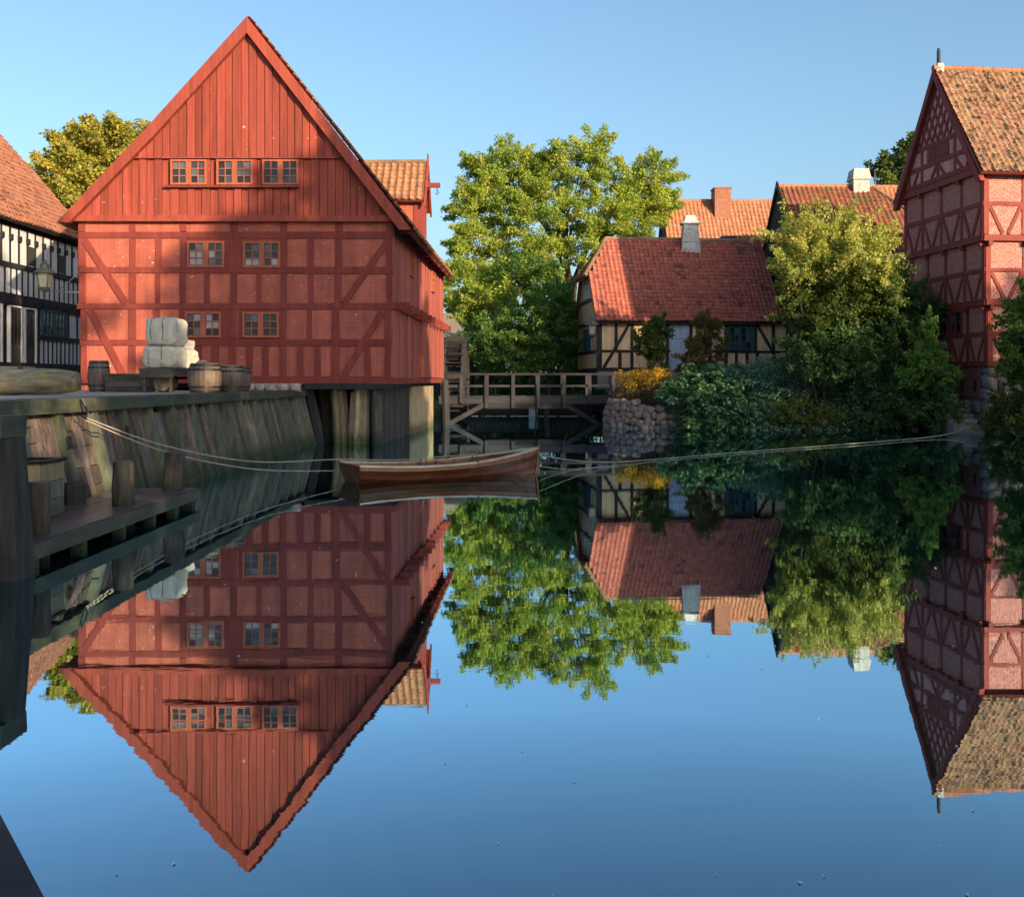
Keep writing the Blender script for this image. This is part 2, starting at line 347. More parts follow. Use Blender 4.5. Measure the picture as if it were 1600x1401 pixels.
def water_material():
    m, n, l, b = _nt('water'); n.remove(b)
    tc = n.new('ShaderNodeTexCoord'); mp = n.new('ShaderNodeMapping'); mp.inputs['Scale'].default_value = (.55, 1.5, 1)
    l.new(tc.outputs['Object'], mp.inputs[0])
    n1 = noise(n, l, mp, 1.1, 2, .5); n2 = noise(n, l, mp, 5.5, 2, .5)
    h = math_(n, l, 'ADD', math_(n, l, 'MULTIPLY', n1.outputs[0], 1.0), math_(n, l, 'MULTIPLY', n2.outputs[0], .26))
    bp = n.new('ShaderNodeBump'); bp.inputs['Strength'].default_value = .019; bp.inputs['Distance'].default_value = .035; l.new(h, bp.inputs['Height'])
    fr = n.new('ShaderNodeFresnel'); fr.inputs['IOR'].default_value = 1.33; l.new(bp.outputs[0], fr.inputs['Normal'])
    gl = n.new('ShaderNodeBsdfGlossy'); gl.inputs['Roughness'].default_value = .012; gl.inputs['Color'].default_value = (.64, .87, 1.0, 1); l.new(bp.outputs[0], gl.inputs['Normal'])
    df = n.new('ShaderNodeBsdfDiffuse'); df.inputs['Color'].default_value = (.006, .014, .016, 1)
    mr = ramp(n, [(.02, (.12,)*3), (.082, (.38,)*3), (.165, (.74,)*3), (.4, (.86,)*3), (1, (.94,)*3)]); l.new(fr.outputs[0], mr.inputs[0])
    mx = n.new('ShaderNodeMixShader'); l.new(mr.outputs[0], mx.inputs[0]); l.new(df.outputs[0], mx.inputs[1]); l.new(gl.outputs[0], mx.inputs[2])
    l.new(mx.outputs[0], n['Material Output'].inputs[0])
water_material()
def ground_material():
    m, n, l, b = _nt('ground'); v = coords(n, l, (1, 1, 1)); n1 = noise(n, l, v, .8, 6); n2 = noise(n, l, v, 9, 4)
    r = ramp(n, [(.35, (.035, .045, .015)), (.6, (.06, .06, .03)), (.75, (.09, .075, .05))]); l.new(n1.outputs[0], r.inputs[0])
    l.new(r.outputs[0], b.inputs['Base Color']); b.inputs['Roughness'].default_value = .95; bump(n, l, b, n2.outputs[0], .8, .05)
    m, n, l, b = _nt('yard'); v = coords(n, l, (1, 1, 1)); n1 = noise(n, l, v, 1.2, 6); n2 = noise(n, l, v, 25, 3)
    r = ramp(n, [(.3, (.24, .215, .18)), (.7, (.36, .325, .28))]); l.new(n1.outputs[0], r.inputs[0])
    l.new(r.outputs[0], b.inputs['Base Color']); b.inputs['Roughness'].default_value = .95; bump(n, l, b, n2.outputs[0], .6, .02)
ground_material()

# ---------------------------------------------------------------- pantiles
_tiles = {}
def tile_geo(tw, tl):
    n = 6; P = []
    for i in range(n+1):
        u = tw*1.04*i/n - tw*.52; h = .030*math.cos(2*math.pi*(i/n)) + .012*math.sin(2*math.pi*i/n); P.append((u, h))
    vs = [(u, 0, h+.066) for u, h in P] + [(u, tl*1.12, h+.012) for u, h in P] + [(u, .004, h+.008) for u, h in P]
    fs = [(i, i+1, n+2+i, n+1+i) for i in range(n)] + [(2*n+2+i, 2*n+3+i, i+1, i) for i in range(n)]
    return np.array(vs), fs
def tiles(parent, o, u, v, W, L, mat, tw=.23, tl=.28, clip=None, single=0, order=None, seed=1, wave=.03):
    """pantile courses on the plane o + u*a + v*b; the `single` best placed tiles become parts, the rest one mesh"""
    o, u, v = Vector(o), Vector(u).normalized(), Vector(v).normalized(); nn = u.cross(v).normalized()
    if nn.z < 0: nn = -nn
    r = random.Random(seed); base, fs = tile_geo(tw, tl); nc = int(W/tw); nr = int(math.ceil(L/tl)); cells = []
    for j in range(nr):
        for i in range(nc):
            a = (i+.5)*W/nc; b = j*L/nr
            if clip and not clip(a, b+tl*.5): continue
            cells.append((a, b))
    if order: cells.sort(key=order)
    key = (round(tw, 3), round(tl, 3), mat)
    if single and key not in _tiles:
        me = bpy.data.meshes.new('roof_tile'); me.from_pydata([tuple(x) for x in base], [], fs); me.materials.append(M[mat]); me.shade_smooth(); _tiles[key] = me
    V = []; Fc = []; A = []
    basis = Matrix((u, v, nn)).transposed().to_4x4()
    for k, (a, b) in enumerate(cells):
        sag = wave*mnoise.noise(Vector((a*.35+seed*9, b*.35, 3)))
        p = o + u*a + v*(b+r.uniform(-.012, .012)) + nn*(.02+sag+r.uniform(0, .008))
        mw = Matrix.Translation(p) @ basis @ Matrix.Rotation(r.uniform(-.025, .025), 4, 'Z') @ Matrix.Rotation(r.uniform(-.02, .02), 4, 'Y')
        if k < single: inst('roof_tile', _tiles[key], mw, parent)
        else:
            Mx = np.array(mw); n0 = len(V)*len(base)
            V.append(base @ Mx[:3, :3].T + Mx[:3, 3]); Fc += [tuple(q+n0 for q in f) for f in fs]; A += [r.random()]*len(base)
    if V:
        V = np.concatenate(V); me = bpy.data.meshes.new('tile_courses'); me.from_pydata(V.tolist(), [], Fc); me.materials.append(M[mat]); me.shade_smooth()
        at = me.attributes.new('var', 'FLOAT', 'POINT'); at.data.foreach_set('value', np.array(A, dtype=np.float32))
        oo = _link(bpy.data.objects.new('tile_courses', me), parent, Matrix.Identity(4)); oo['kind'] = 'stuff'
def ridge_tiles(parent, a, b, mat='ridge', r=.12, seg=.38):
    a, b = Vector(a), Vector(b); L = (b-a).length; n = max(2, int(L/seg)); t = (b-a)/n; mb = MB()
    for i in range(n):
        tube(mb, [a+t*(i-.05), a+t*(i+1)], [r*1.06, r*.94], 8)
    return mb.build('ridge_tiles', mat, parent)

# ---------------------------------------------------------------- windows, walls
def window(parent, F, u0, u1, z0, z1, cols=2, rows=3, sashes=2, fmat='mill_frame', fw=.055, bw=.028, d=.03, gap=.10, pale=(), pane_mat='glass', dep=0.03, name='window'):
    """casement with its bars; every pane is a sub-part"""
    mb = MB(); W = u1-u0; panes = []
    fbox(mb, F, u0-fw, u1+fw, z1, z1+fw, d-.06, d+.032); fbox(mb, F, u0-fw, u1+fw, z0-fw, z0, d-.06, d+.032)
    fbox(mb, F, u0-fw, u0, z0, z1, d-.06, d+.03); fbox(mb, F, u1, u1+fw, z0, z1, d-.06, d+.03)
    sw = (W-gap*(sashes-1))/sashes
    for s in range(sashes):
        a = u0+s*(sw+gap)
        if s: fbox(mb, F, a-gap, a, z0, z1, d-.06, d+.028)
        pw, ph = sw/cols, (z1-z0)/rows
        for c in range(1, cols): fbox(mb, F, a+c*pw-bw/2, a+c*pw+bw/2, z0, z1, d-.05, d+.015)
        for r_ in range(1, rows): fbox(mb, F, a, a+sw, z0+r_*ph-bw/2, z0+r_*ph+bw/2, d-.05, d+.012)
        for c in range(cols):
            for r_ in range(rows): panes.append((a+c*pw+bw/2, a+(c+1)*pw-bw/2, z0+r_*ph+bw/2, z0+(r_+1)*ph-bw/2, (s, c, r_)))
    w = mb.build(name, fmat, parent)
    for a, b_, c, e, key in panes:
        fbox(MB_ := MB(), F, a, b_, c, e, d-.05, d-dep+.012).build('pane', 'pale_pane' if key in pale else pane_mat, w)
    return w
def frame_wall(parent, F, bands, posts_mat, panel_mat, dp=0.0, dt=.025, back=.14, panel='infill_panel', post='post', pj=.006, skip=()):
    """bands: (z0, z1, [(a,b), ...posts]) -> a post object per post and an infill object per bay"""
    for bi, (z0, z1, ps) in enumerate(bands):
        for (a, b) in ps:
            fbox(MB(), F, a, b, z0, z1, -back, dt+rnd.uniform(0, .006), .013).build(post, posts_mat, parent)
        for k in range(len(ps)-1):
            if (bi, k) in skip: continue
            a, b = ps[k][1], ps[k+1][0]
            if b-a > .03: fbox(MB(), F, a-.02, b+.02, z0-.02, z1+.02, -back+.01, dp+rnd.uniform(-pj, pj)).build(panel, panel_mat, parent)
def rails(parent, F, items, mat, dt=.036, back=.14, name='beam'):
    for (a, b, z0, z1) in items:
        fbox(MB(), F, a, b, z0, z1, -back, dt+rnd.uniform(0, .008), .015).build(name, mat, parent)
def braces(parent, F, items, mat, w=.2, dt=.045, name='brace'):
    for (a, b) in items:
        fbar(MB(), F, a, b, w, -.02, dt+rnd.uniform(0, .006)).build(name, mat, parent)

# ---------------------------------------------------------------- foliage
def leaves(name, parent, C, Rd, per, size, mat, flat=.7, up=.5, seed=1, aspect=.55, kind=None, droop=0.0, axis=None, shoot=0.0):
    g = np.random.default_rng(seed); C = np.asarray(C, float); Rd = np.asarray(Rd, float); n = len(C)*per
    ci = np.repeat(np.arange(len(C)), per)
    d = g.normal(size=(n, 3)); d /= np.linalg.norm(d, axis=1)[:, None]
    p = C[ci] + d*(Rd[ci]*g.random(n)**.45)[:, None]*np.array([1, 1, flat])
    if axis is not None and shoot:
        k = g.uniform(-.6, 1.3, n); p = C[ci] + axis[ci]*(k*shoot*Rd[ci])[:, None] + d*(Rd[ci]*g.random(n)**.5*(.62-.3*np.clip(k, 0, 1.3)))[:, None]*np.array([1, 1, flat])
    nr = g.normal(size=(n, 3)); nr /= np.linalg.norm(nr, axis=1)[:, None]; nr += d*.8 + np.array([0, 0, up]); nr /= np.linalg.norm(nr, axis=1)[:, None]
    t = np.cross(nr, g.normal(size=(n, 3))); t /= np.linalg.norm(t, axis=1)[:, None] + 1e-9
    t[:, 2] -= droop; b = np.cross(nr, t)
    s = (size*g.uniform(.6, 1.3, n))[:, None]
    V = np.empty((n, 4, 3)); V[:, 0] = p; V[:, 1] = p+t*s*.5+b*s*aspect*.5+nr*s*.08; V[:, 2] = p+t*s; V[:, 3] = p+t*s*.5-b*s*aspect*.5+nr*s*.08
    cv = g.random(len(C)); var = np.clip(.62*cv[ci] + .38*g.random(n) + .0, 0, 1)
    me = bpy.data.meshes.new(name); me.vertices.add(n*4); me.vertices.foreach_set('co', V.reshape(-1).astype(np.float32))
    me.loops.add(n*4); me.loops.foreach_set('vertex_index', np.arange(n*4, dtype=np.int32))
    me.polygons.add(n); me.polygons.foreach_set('loop_start', np.arange(0, n*4, 4, dtype=np.int32)); me.polygons.foreach_set('loop_total', np.full(n, 4, dtype=np.int32))
    me.update(calc_edges=True)
    at = me.attributes.new('var', 'FLOAT', 'POINT'); at.data.foreach_set('value', np.repeat(var, 4).astype(np.float32))
    me.materials.append(M[mat]); o = _link(bpy.data.objects.new(name, me), parent, Matrix.Identity(4))
    if kind: o['kind'] = kind
    return o
def lobe_points(lobes, n, g, shell=.55):
    w = np.array([(l[3]*l[4]*l[5])**.7 for l in lobes]); w /= w.sum(); k = g.choice(len(lobes), n, p=w); L = np.array(lobes, float)[k]
    d = g.normal(size=(n, 3)); d /= np.linalg.norm(d, axis=1)[:, None]
    r = (shell + (1-shell)*g.random(n))**.8; r = np.where(g.random(n) < .25, g.random(n)**.6, r)
    return L[:, :3] + d*L[:, 3:6]*r[:, None], k
def tree(name, label, cat, base, lobes, clumps, per, leaf, mat, trunk_r=.3, crad=(.6, 1.1), group=None, seed=1, fork=.35, mat2=None, sunlit_z=None, flat=.65, up=.15, stems=1, twig=.02, barkmat='bark', droop=0.0, aspect=.55, shoot=.8, rise=.25):
    """tapered trunk and limbs that reach each lobe, twigs to each clump, leaf faces through the clumps"""
    g = np.random.default_rng(seed); rr = random.Random(seed)
    t = thing(name, label, cat, base, group); B = Vector(base)
    C, k = lobe_points(lobes, clumps, g); mb = MB(); nodes = []; nrad = []
    top = max(l[2] for l in lobes); cx = sum(l[0] for l in lobes)/len(lobes); cy = sum(l[1] for l in lobes)/len(lobes)
    for s in range(stems):
        off = Vector((rr.uniform(-.5, .5), rr.uniform(-.4, .4), 0))*(.8 if stems > 1 else 0)
        pts = []; rad = []; H = (top-B.z)*(.8 if stems == 1 else rr.uniform(.5, .85))
        for i in range(7):
            f = i/6; pts.append(B + off*(1+2*f) + Vector(((cx-B.x)*f**1.5 + rr.uniform(-.12, .12)*f*trunk_r*4, (cy-B.y)*f**1.5, H*f - .15*(i == 0)))); rad.append(trunk_r*(1.25 if i == 0 else 1-.8*f)/(stems**.5))
        tube(mb, pts, rad, 9); nodes += pts[2:]; nrad += rad[2:]
    for l in lobes:
        P = Vector(l[:3]); cand = [(abs(q.z - (B.z + (P.z-B.z)*fork*1.4)) + (q-P).length*.25, i) for i, q in enumerate(nodes[:5*stems])]
        i = min(cand)[1]; a = nodes[i]; m1 = a.lerp(P, .35)+Vector((rr.uniform(-.3, .3), rr.uniform(-.3, .3), .12*(P-a).length)); m2 = a.lerp(P, .7)+Vector((rr.uniform(-.3, .3), rr.uniform(-.3, .3), .10*(P-a).length))
        r0 = nrad[i]*.62; pts = [a, m1, m2, P]; tube(mb, pts, [r0, r0*.7, r0*.45, r0*.22], 6)
        nodes += pts[1:]; nrad += [r0*.7, r0*.45, r0*.22]
    N = np.array([tuple(q) for q in nodes])
    for c in C:
        i = int(np.argmin(((N-c)**2).sum(1)+.6*np.maximum(0, N[:, 2]-c[2])**2)); a = nodes[i]; P = Vector(c); md = a.lerp(P, .5)+Vector((rr.uniform(-.15, .15), rr.uniform(-.15, .15), .08*(P-a).length))
        r0 = min(nrad[i]*.5, twig*2.2); tube(mb, [a, md, P], [r0, r0*.7, r0*.3], 4, False)
    mb.build('trunk', barkmat, t, True)
    Rd = g.uniform(*crad, clumps); LC = np.array(lobes, float)[k]; ax = (C-LC[:, :3])/LC[:, 3:6]; ax /= np.linalg.norm(ax, axis=1)[:, None]+1e-6; ax += np.array([0, 0, rise])+g.normal(size=(clumps, 3))*.45; ax /= np.linalg.norm(ax, axis=1)[:, None]
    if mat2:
        hi = C[:, 2] > sunlit_z + g.normal(size=clumps)*.4
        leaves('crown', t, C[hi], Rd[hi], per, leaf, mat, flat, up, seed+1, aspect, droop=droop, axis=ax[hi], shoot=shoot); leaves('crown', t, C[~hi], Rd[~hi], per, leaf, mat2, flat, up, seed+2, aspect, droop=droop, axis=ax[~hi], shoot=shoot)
    else: leaves('crown', t, C, Rd, per, leaf, mat, flat, up, seed+1, aspect, droop=droop, axis=ax, shoot=shoot)
    return t
def PX(x, D): return (x-800)/1600*D
def PZ(y, D): return EYE + (597-y)/1600*D

# ================================================================ setting: ground, water, yard
POND = [(-7.4, -2.5), (-7.4, 45.5), (-4.3, 46.2), (-4.3, 75), (5.2, 75), (5.0, 46.5), (4.2, 43.2), (5.2, 41.8), (7, 41.1), (10, 41.0), (13, 41.0),
        (16.5, 40.2), (17.6, 38.2), (18.6, 36.6), (21, 34.5), (20.5, 28), (16.5, 20), (11.5, 10), (7.5, 3), (5.5, -2.5)]
def pond_sd(X, Y):
    P = np.stack([X, Y], -1); d = np.full(X.shape, 1e9); ins = np.zeros(X.shape, bool)
    for i in range(len(POND)):
        a = np.array(POND[i], float); b = np.array(POND[(i+1) % len(POND)], float); e = b-a
        t = np.clip(((P-a)@e)/(e@e), 0, 1); q = P-(a+t[..., None]*e); d = np.minimum(d, np.hypot(q[..., 0], q[..., 1]))
        c = ((a[1] > Y) != (b[1] > Y)) & (X < (b[0]-a[0])*(Y-a[1])/(b[1]-a[1]+1e-12)+a[0]); ins ^= c
    return np.where(ins, -d, d)
def ground_z(X, Y):
    d = pond_sd(X, Y); land = np.where(X < -3.5, 1.55, 2.35)
    land = np.where(Y < 30, np.where(X < -5, 1.5, 1.2), land)
    slope = np.where((X > 3.8) & (Y > 35), 5.0, 1.5)
    f = np.clip(d/slope, 0, 1); f = f*f*(3-2*f)
    z = np.where(d < 0, np.maximum(-1.6, d*1.2-.15), -.15+(land+.15)*f)
    far = np.clip((Y-110)/300, 0, 1); return z + far*4
gx = np.concatenate([[-900, -400, -200, -120, -80], np.arange(-50, 60.1, .8), [80, 120, 200, 400, 900]])
gy = np.concatenate([[-600, -200, -80, -40], np.arange(-20, 90.1, .8), [110, 150, 220, 400, 900, 1600]])
GX, GY = np.meshgrid(gx, gy); GZ = ground_z(GX, GY)
GZ = GZ + np.where(GZ > .3, .06*np.sin(GX*1.3+2*np.sin(GY*.9))*np.cos(GY*1.1), 0)
ny, nx = GX.shape; V = np.stack([GX, GY, GZ], -1).reshape(-1, 3)
idx = np.arange(nx*ny).reshape(ny, nx); Fq = np.stack([idx[:-1, :-1], idx[:-1, 1:], idx[1:, 1:], idx[1:, :-1]], -1).reshape(-1, 4)
mb = MB(); mb.v = [tuple(v) for v in V.tolist()]; mb.f = [tuple(f) for f in Fq.tolist()]
tag(mb.build('ground', 'ground', None, True), 'grassy earth banks and ground around the pond', kind='structure')
mb = MB(); mb.add([(-40, -25, 0), (60, -25, 0), (60, 58.0, 0), (-40, 58.0, 0)], [(0, 1, 2, 3)])
tag(mb.build('water', 'water'), 'still dark mill pond mirroring the houses and sky', kind='structure')
mb = MB(); mb.add([(-30, 58.1, .72), (30, 58.1, .72), (30, 80, .72), (-30, 80, .72)], [(0, 1, 2, 3)])
tag(mb.build('stream_water', 'water'), 'dark stream water held back above the weir', kind='structure')
mb = MB(); box(mb, -60, -6.62, -18, 46.5, .2, 1.64); tag(mb.build('quay_pavement', 'yard'), 'pale trodden quay pavement in front of the mill', kind='structure')

# ================================================================ the red mill
MS = 51.28; MY = 31.2
def ux(x): return (x-800)/MS
def uz(y): return EYE+(597-y)/MS
mill = thing('timber_mill', 'tall red half-timbered watermill with a boarded gable standing on piles over the pond', 'mill', (-8.4, 38, 1.6))
FM = Fr((0, MY, 0), (1, 0, 0), (0, -1, 0))
def pp(*a): return [(ux(p), ux(q)) for p, q in a]
CL, CR = (123, 134), (603.5, 613)
Z = {k: uz(v) for k, v in dict(top=343, r1t=362, r1b=372.5, r2t=417.5, r2b=427, s1t=473.5, s1b=483.5, r3t=530, r3b=540, sit=588, sib=598.5).items()}
bands = [
 (Z['r1t'], Z['top'], pp(CL, (203, 212), (282, 292), (360, 372), (438, 448.5), (524, 535), CR)),
 (Z['r2t'], Z['r1b'], pp(CL, (203, 212), (244, 252), (282, 292), (360, 372), (438, 448.5), (481, 491), (524, 535), CR)),
 (Z['s1t'], Z['r2b'], pp(CL, (202, 212), (243, 251), (281, 291), (319, 328), (360, 371), (401, 409), (438, 448.5), (481, 490), (523, 534), CR)),
 (Z['r3t'], Z['s1b'], pp((126, 136), (201, 213), (240, 250), (280, 291), (358, 370), (437, 448.5), (480, 488), (518.5, 531), (601, 611.5))),
 (Z['sit'], Z['r3b'], pp((127, 136), (201, 212), (240, 251), (278, 291), (303, 316), (330, 342), (357, 369.5), (385, 396), (410, 420.5), (437, 448), (464, 474), (492, 501), (518, 530), (570, 579), (601, 611.5))),
]
frame_wall(mill, FM, bands, 'mill_timber', 'mill_panel', skip=())
rails(mill, FM, [(ux(123), ux(613), Z['r1b'], Z['r1t']), (ux(123), ux(613), Z['r2b'], Z['r2t']), (ux(121), ux(617), Z['s1b'], Z['s1t']),
                 (ux(126), ux(612), Z['r3b'], Z['r3t']), (ux(126), ux(613), Z['sib'], Z['sit'])], 'mill_timber')
rails(mill, FM, [(ux(476), ux(613), uz(608.5), uz(599))], 'tar_timber', .02, .3)
rails(mill, FM, [(ux(118), ux(618), uz(347), uz(338.5))], 'mill_board', .20, .3)
braces(mill, FM, [((ux(133), uz(376)), (ux(197), uz(473.5))), ((ux(141), uz(484)), (ux(194), uz(588))), ((ux(605), uz(378)), (ux(538), uz(473.5))), ((ux(598), uz(487)), (ux(536), uz(588)))], 'mill_timber', .2)
def mwin(x0, x1, y0, y1, **k): window(mill, FM, ux(x0), ux(x1), uz(y1), uz(y0), gap=.16, fw=.07, d=.045, **k)
for x0, x1 in ((292.6, 359.4), (372.6, 437.4)):     # boarded surround of each window bay
    for y0, y1 in ((373, 417), (484, 529.5)):
        fbox(MB(), FM, ux(x0)-.006, ux(x1)+.006, uz(y1), uz(y0), -.1, .012).build('window_board', 'mill_timber', mill)
mwin(296.5, 347.5, 380.5, 414.5, pale=((0, 0, 0), (0, 1, 0), (0, 0, 1), (0, 1, 1), (1, 0, 1))); mwin(384, 435, 381, 415, pale=((0, 0, 0), (0, 1, 0), (1, 1, 0)))
mwin(293.5, 342.5, 490.5, 524, pale=((0, 1, 2), (1, 0, 1), (1, 1, 1), (1, 0, 2))); mwin(383, 433, 491, 524)
# gable of upright boards, upper field overlapping the lower
AP = (ux(390), uz(34)); LK = (ux(235), uz(207)); LT = (ux(97), uz(349)); RT = (ux(644), uz(359))
def zl(x):
    if x > LK[0]: return AP[1]+(x-AP[0])*(AP[1]-LK[1])/(AP[0]-LK[0])
    return LK[1]+(x-LK[0])*(LK[1]-LT[1])/(LK[0]-LT[0])
def zr(x): return AP[1]+(x-AP[0])*(RT[1]-AP[1])/(RT[0]-AP[0])
def ztop(x): return (zl(x) if x < AP[0] else zr(x))-.08
ZM = uz(249); ZB = uz(340)
def board_field(z0, zmax, d, w, name, seed):
    r = random.Random(seed); x = ux(100); k = 0
    while x < ux(640):
        ww = w*r.uniform(.92, 1.1); a, b = x, x+ww-.012; x += ww; k += 1
        za, zb = min(ztop(a), zmax), min(ztop(b), zmax)
        if max(za, zb) < z0+.1 or min(za, zb) < z0: 
            if max(za, zb) < z0+.05: continue
            za, zb = max(za, z0+.01), max(zb, z0+.01)
        pts = [(a, z0+r.uniform(-.01, .01)), (b, z0+r.uniform(-.01, .01)), (b, zb)]
        if a < AP[0] < b and zmax > AP[1]-.3: pts.append((AP[0], AP[1]-.08))
        pts.append((a, za)); fpoly(MB(), FM, pts, d-.05, d+(.042 if k % 2 else 0)+r.uniform(0, .006)).build(name, 'mill_board', mill)
board_field(ZB, uz(246), .07, .235, 'gable_board', 3); board_field(ZM, 99, .15, .235, 'gable_board', 4)
fbox(MB(), FM, ux(212), ux(531), uz(249.5), uz(247.5), .05, .19).build('drip_board', 'mill_board', mill)
fbox(MB(), FM, ux(261), ux(469), uz(295), uz(291.5), .05, .24).build('window_sill', 'mill_timber', mill)
for x0, x1 in ((272.5, 322.5), (344, 394), (415, 465)):
    fbox(MB(), FM, ux(x0-5), ux(x1+5), uz(291), uz(250.5), .05, .128).build('window_board', 'mill_board', mill)
    window(mill, FM, ux(x0), ux(x1), uz(287.5), uz(254.5), gap=.16, fw=.06, d=.175)
for a, b in ((AP, LK), (LK, LT)):
    pass
w = .33
mbL = MB(); fpoly(mbL, FM, [(LT[0]-.02, LT[1]-.03), (LT[0]+.36, LT[1]-.03), (LK[0]+.30, LK[1]-.10), (AP[0], AP[1]-.46), (AP[0], AP[1]+.03), (LK[0]-.02, LK[1]+.03)], .17, .36); mbL.build('barge_board', 'mill_board', mill)
mbR = MB(); fpoly(mbR, FM, [(AP[0]+.004, AP[1]+.03), (AP[0]+.004, AP[1]-.46), (RT[0]-.36, RT[1]-.05), (RT[0]+.02, RT[1]-.05)], .17, .36); mbR.build('barge_board', 'mill_board', mill)
mb = MB(); fpoly(mb, FM, [(ux(124), 1.9), (ux(612), 1.9), (ux(612), ZB), (RT[0]-.5, ZB), (AP[0], AP[1]-.25), (ux(124), ZB)], -.6, -.12); mb.build('hidden_core', 'dark_wood', mill)  # unseen core added behind the front to block light
# right side wall along the channel
FS = Fr((ux(613)-.01, MY, 0), (.04, .9992, 0), (.9992, -.04, 0)); SL = 13.9
r5 = random.Random(5); z1, z2, z3 = uz(598), uz(480), uz(345)
for lo, hi, d in ((z1, z2, 0), (z2+.12, z3, .06)):
    u = 0.02
    while u < SL-.05:
        ww = r5.uniform(.26, .4); fbox(MB(), FS, u, min(u+ww-.012, SL), lo, hi, -.12, d+r5.choice((0, .018, .03))).build('wall_board', 'mill_side', mill); u += ww
rails(mill, FS, [(-.03, SL, z2-.04, z2+.15), (-.03, SL, z3-.06, z3+.14), (-.03, SL, z1-.02, z1+.16)], 'mill_timber', .07)
for k in range(12):
    u = .5+k*1.17
    for z in (z2-.02, z3-.30): fbox(MB(), FS, u-.10, u+.10, z-.02, z+.19, -.1, .46, .01).build('joist_end', 'mill_timber', mill)
for u in (3.3, 9.4): window(mill, FS, u, u+.9, 5.55, 6.25, sashes=1, cols=2, rows=3, fmat='mill_frame', d=.11)
u = 6.4
while u < SL-.1:
    fbox(MB(), FS, u, min(u+.36, SL-.02), 2.08, 4.16, .03, .10+r5.uniform(0, .015)).build('box_board', 'mill_side', mill); u += .372
fbox(MB(), FS, 6.35, SL, 4.165, 4.26, .03, .15).build('box_lid', 'mill_timber', mill)
# under the mill: dark boards, pale pier, piles
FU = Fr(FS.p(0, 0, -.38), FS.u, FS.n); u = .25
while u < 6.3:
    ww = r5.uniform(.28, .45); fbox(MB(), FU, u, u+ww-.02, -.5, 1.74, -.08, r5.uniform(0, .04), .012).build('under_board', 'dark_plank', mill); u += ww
fbox(MB(), FU, 6.35, SL-.9, -.6, 1.76, -.3, .12, .02).build('pier', 'pale_lit_wood', mill)
fbox(MB(), FM, ux(126), ux(612), uz(599.5)-.12, uz(599.5)-.02, -14, -.61).build('floor', 'dark_wood', mill)
box(mb := MB(), ux(124), ux(613)+.3, MY+SL-.2, MY+SL, 1.95, ZB); mb.build('rear_wall', 'mill_side', mill)
box(mb := MB(), ux(123)+.01, ux(123)+.2, MY+.15, MY+SL-.21, 1.0, ZB); mb.build('left_wall', 'mill_side', mill)
mb = MB(); fbox(mb, Fr((0, 38.0, 0), (1, 0, 0), (0, -1, 0)), -7.3, -4.1, -1, 1.6, -.1, 0); mb.build('under_void', 'dark_wood', mill)  # dark sheet standing in for the unlit void under the mill
for (x, y, rr, lean, m) in ((-5.35, 32.1, .24, .10, 'pale_lit_wood'), (-4.75, 31.9, .30, -.06, 'pale_lit_wood'), (-6.05, 31.75, .17, .28, 'bridge_post'), (-5.95, 32.9, .2, .1, 'old_pile'), (-5.6, 34, .2, .05, 'old_pile'), (-6.2, 34.6, .2, 0, 'old_pile'), (-5.1, 35.4, .22, .05, 'old_pile'), (-4.15, 31.45, .16, .02, 'old_pile')):
    mb = MB()
    for q in range(5 if rr > .22 else 1):
        a = q*1.26+x*7; ox, oy, r_ = (math.cos(a)*rr*.6, math.sin(a)*rr*.6, rr*rnd.uniform(.42, .55)) if rr > .22 else (0, 0, rr)
        tube(mb, [(x-lean+ox, y+oy, 1.72-rnd.uniform(0, .25)*(q > 1)), (x-lean*.5+ox*1.05, y+.02+oy, 1.1), (x+ox*1.1, y+oy, .5), (x+lean*.5+ox*1.15, y+oy, -.6)], [r_*.95, r_, r_*1.05, r_*1.1], 8, True, .09)
    mb.build('pile', m, mill)
mb = MB(); tube(mb, [(-2.95, 44.8, 2.0), (-2.9, 44.8, 1), (-2.85, 44.8, -.5)], [.15, .17, .18], 9, True, .06); mb.build('pile', 'bridge_post', mill)
# roof
RID0, RID1 = Vector((AP[0], MY-.36, AP[1])), Vector((AP[0]+.1, MY+SL+.2, AP[1]-.03))
E0, E1 = Vector((RT[0], MY-.36, RT[1])), Vector((RT[0]+.42, MY+SL+.2, RT[1]-.03))
LE0, LE1 = Vector((LT[0], MY-.36, LT[1])), Vector((LT[0], MY+SL+.2, LT[1]))
def slab(parent, a, b, c, d, th, mat, name='roof_slab'):
    n = (b-a).cross(d-a).normalized(); n = -n if n.z < 0 else n
    mb = MB(); hexa(mb, [p-n*th for p in (a, b, c, d)], [a, b, c, d]); return mb.build(name, mat, parent)
slab(mill, E0+Vector((0, .2, -.03)), E1, RID1, RID0+Vector((0, .2, -.03)), .14, 'mill_timber')
LKv0, LKv1 = Vector((LK[0], MY-.36, LK[1])), Vector((LK[0], MY+SL+.2, LK[1]))
slab(mill, LKv0+Vector((0, .2, -.03)), LKv1, RID1, RID0+Vector((0, .2, -.03)), .12, 'tile_mill'); slab(mill, LE0+Vector((0, .2, -.03)), LE1, LKv1, LKv0+Vector((0, .2, -.03)), .12, 'tile_mill')
vv = (RID0-E0); ud = (E1-E0)
tiles(mill, E0+Vector((0, .05, .0)), ud, vv, ud.length-.05, vv.length, 'tile_mill', .24, .31, seed=3, wave=.02)
ridge_tiles(mill, RID0+Vector((0, .3, .02)), RID1, 'ridge', .11)
for k in range(9):
    y = MY+.8+k*1.6; f = (y-MY)/SL; ex = E0.lerp(E1, f); beam(mb := MB(), (ex.x-.9, y, ex.z+1.0), (ex.x-.05, y, ex.z-.08), .12, .14); mb.build('rafter', 'mill_timber', mill)
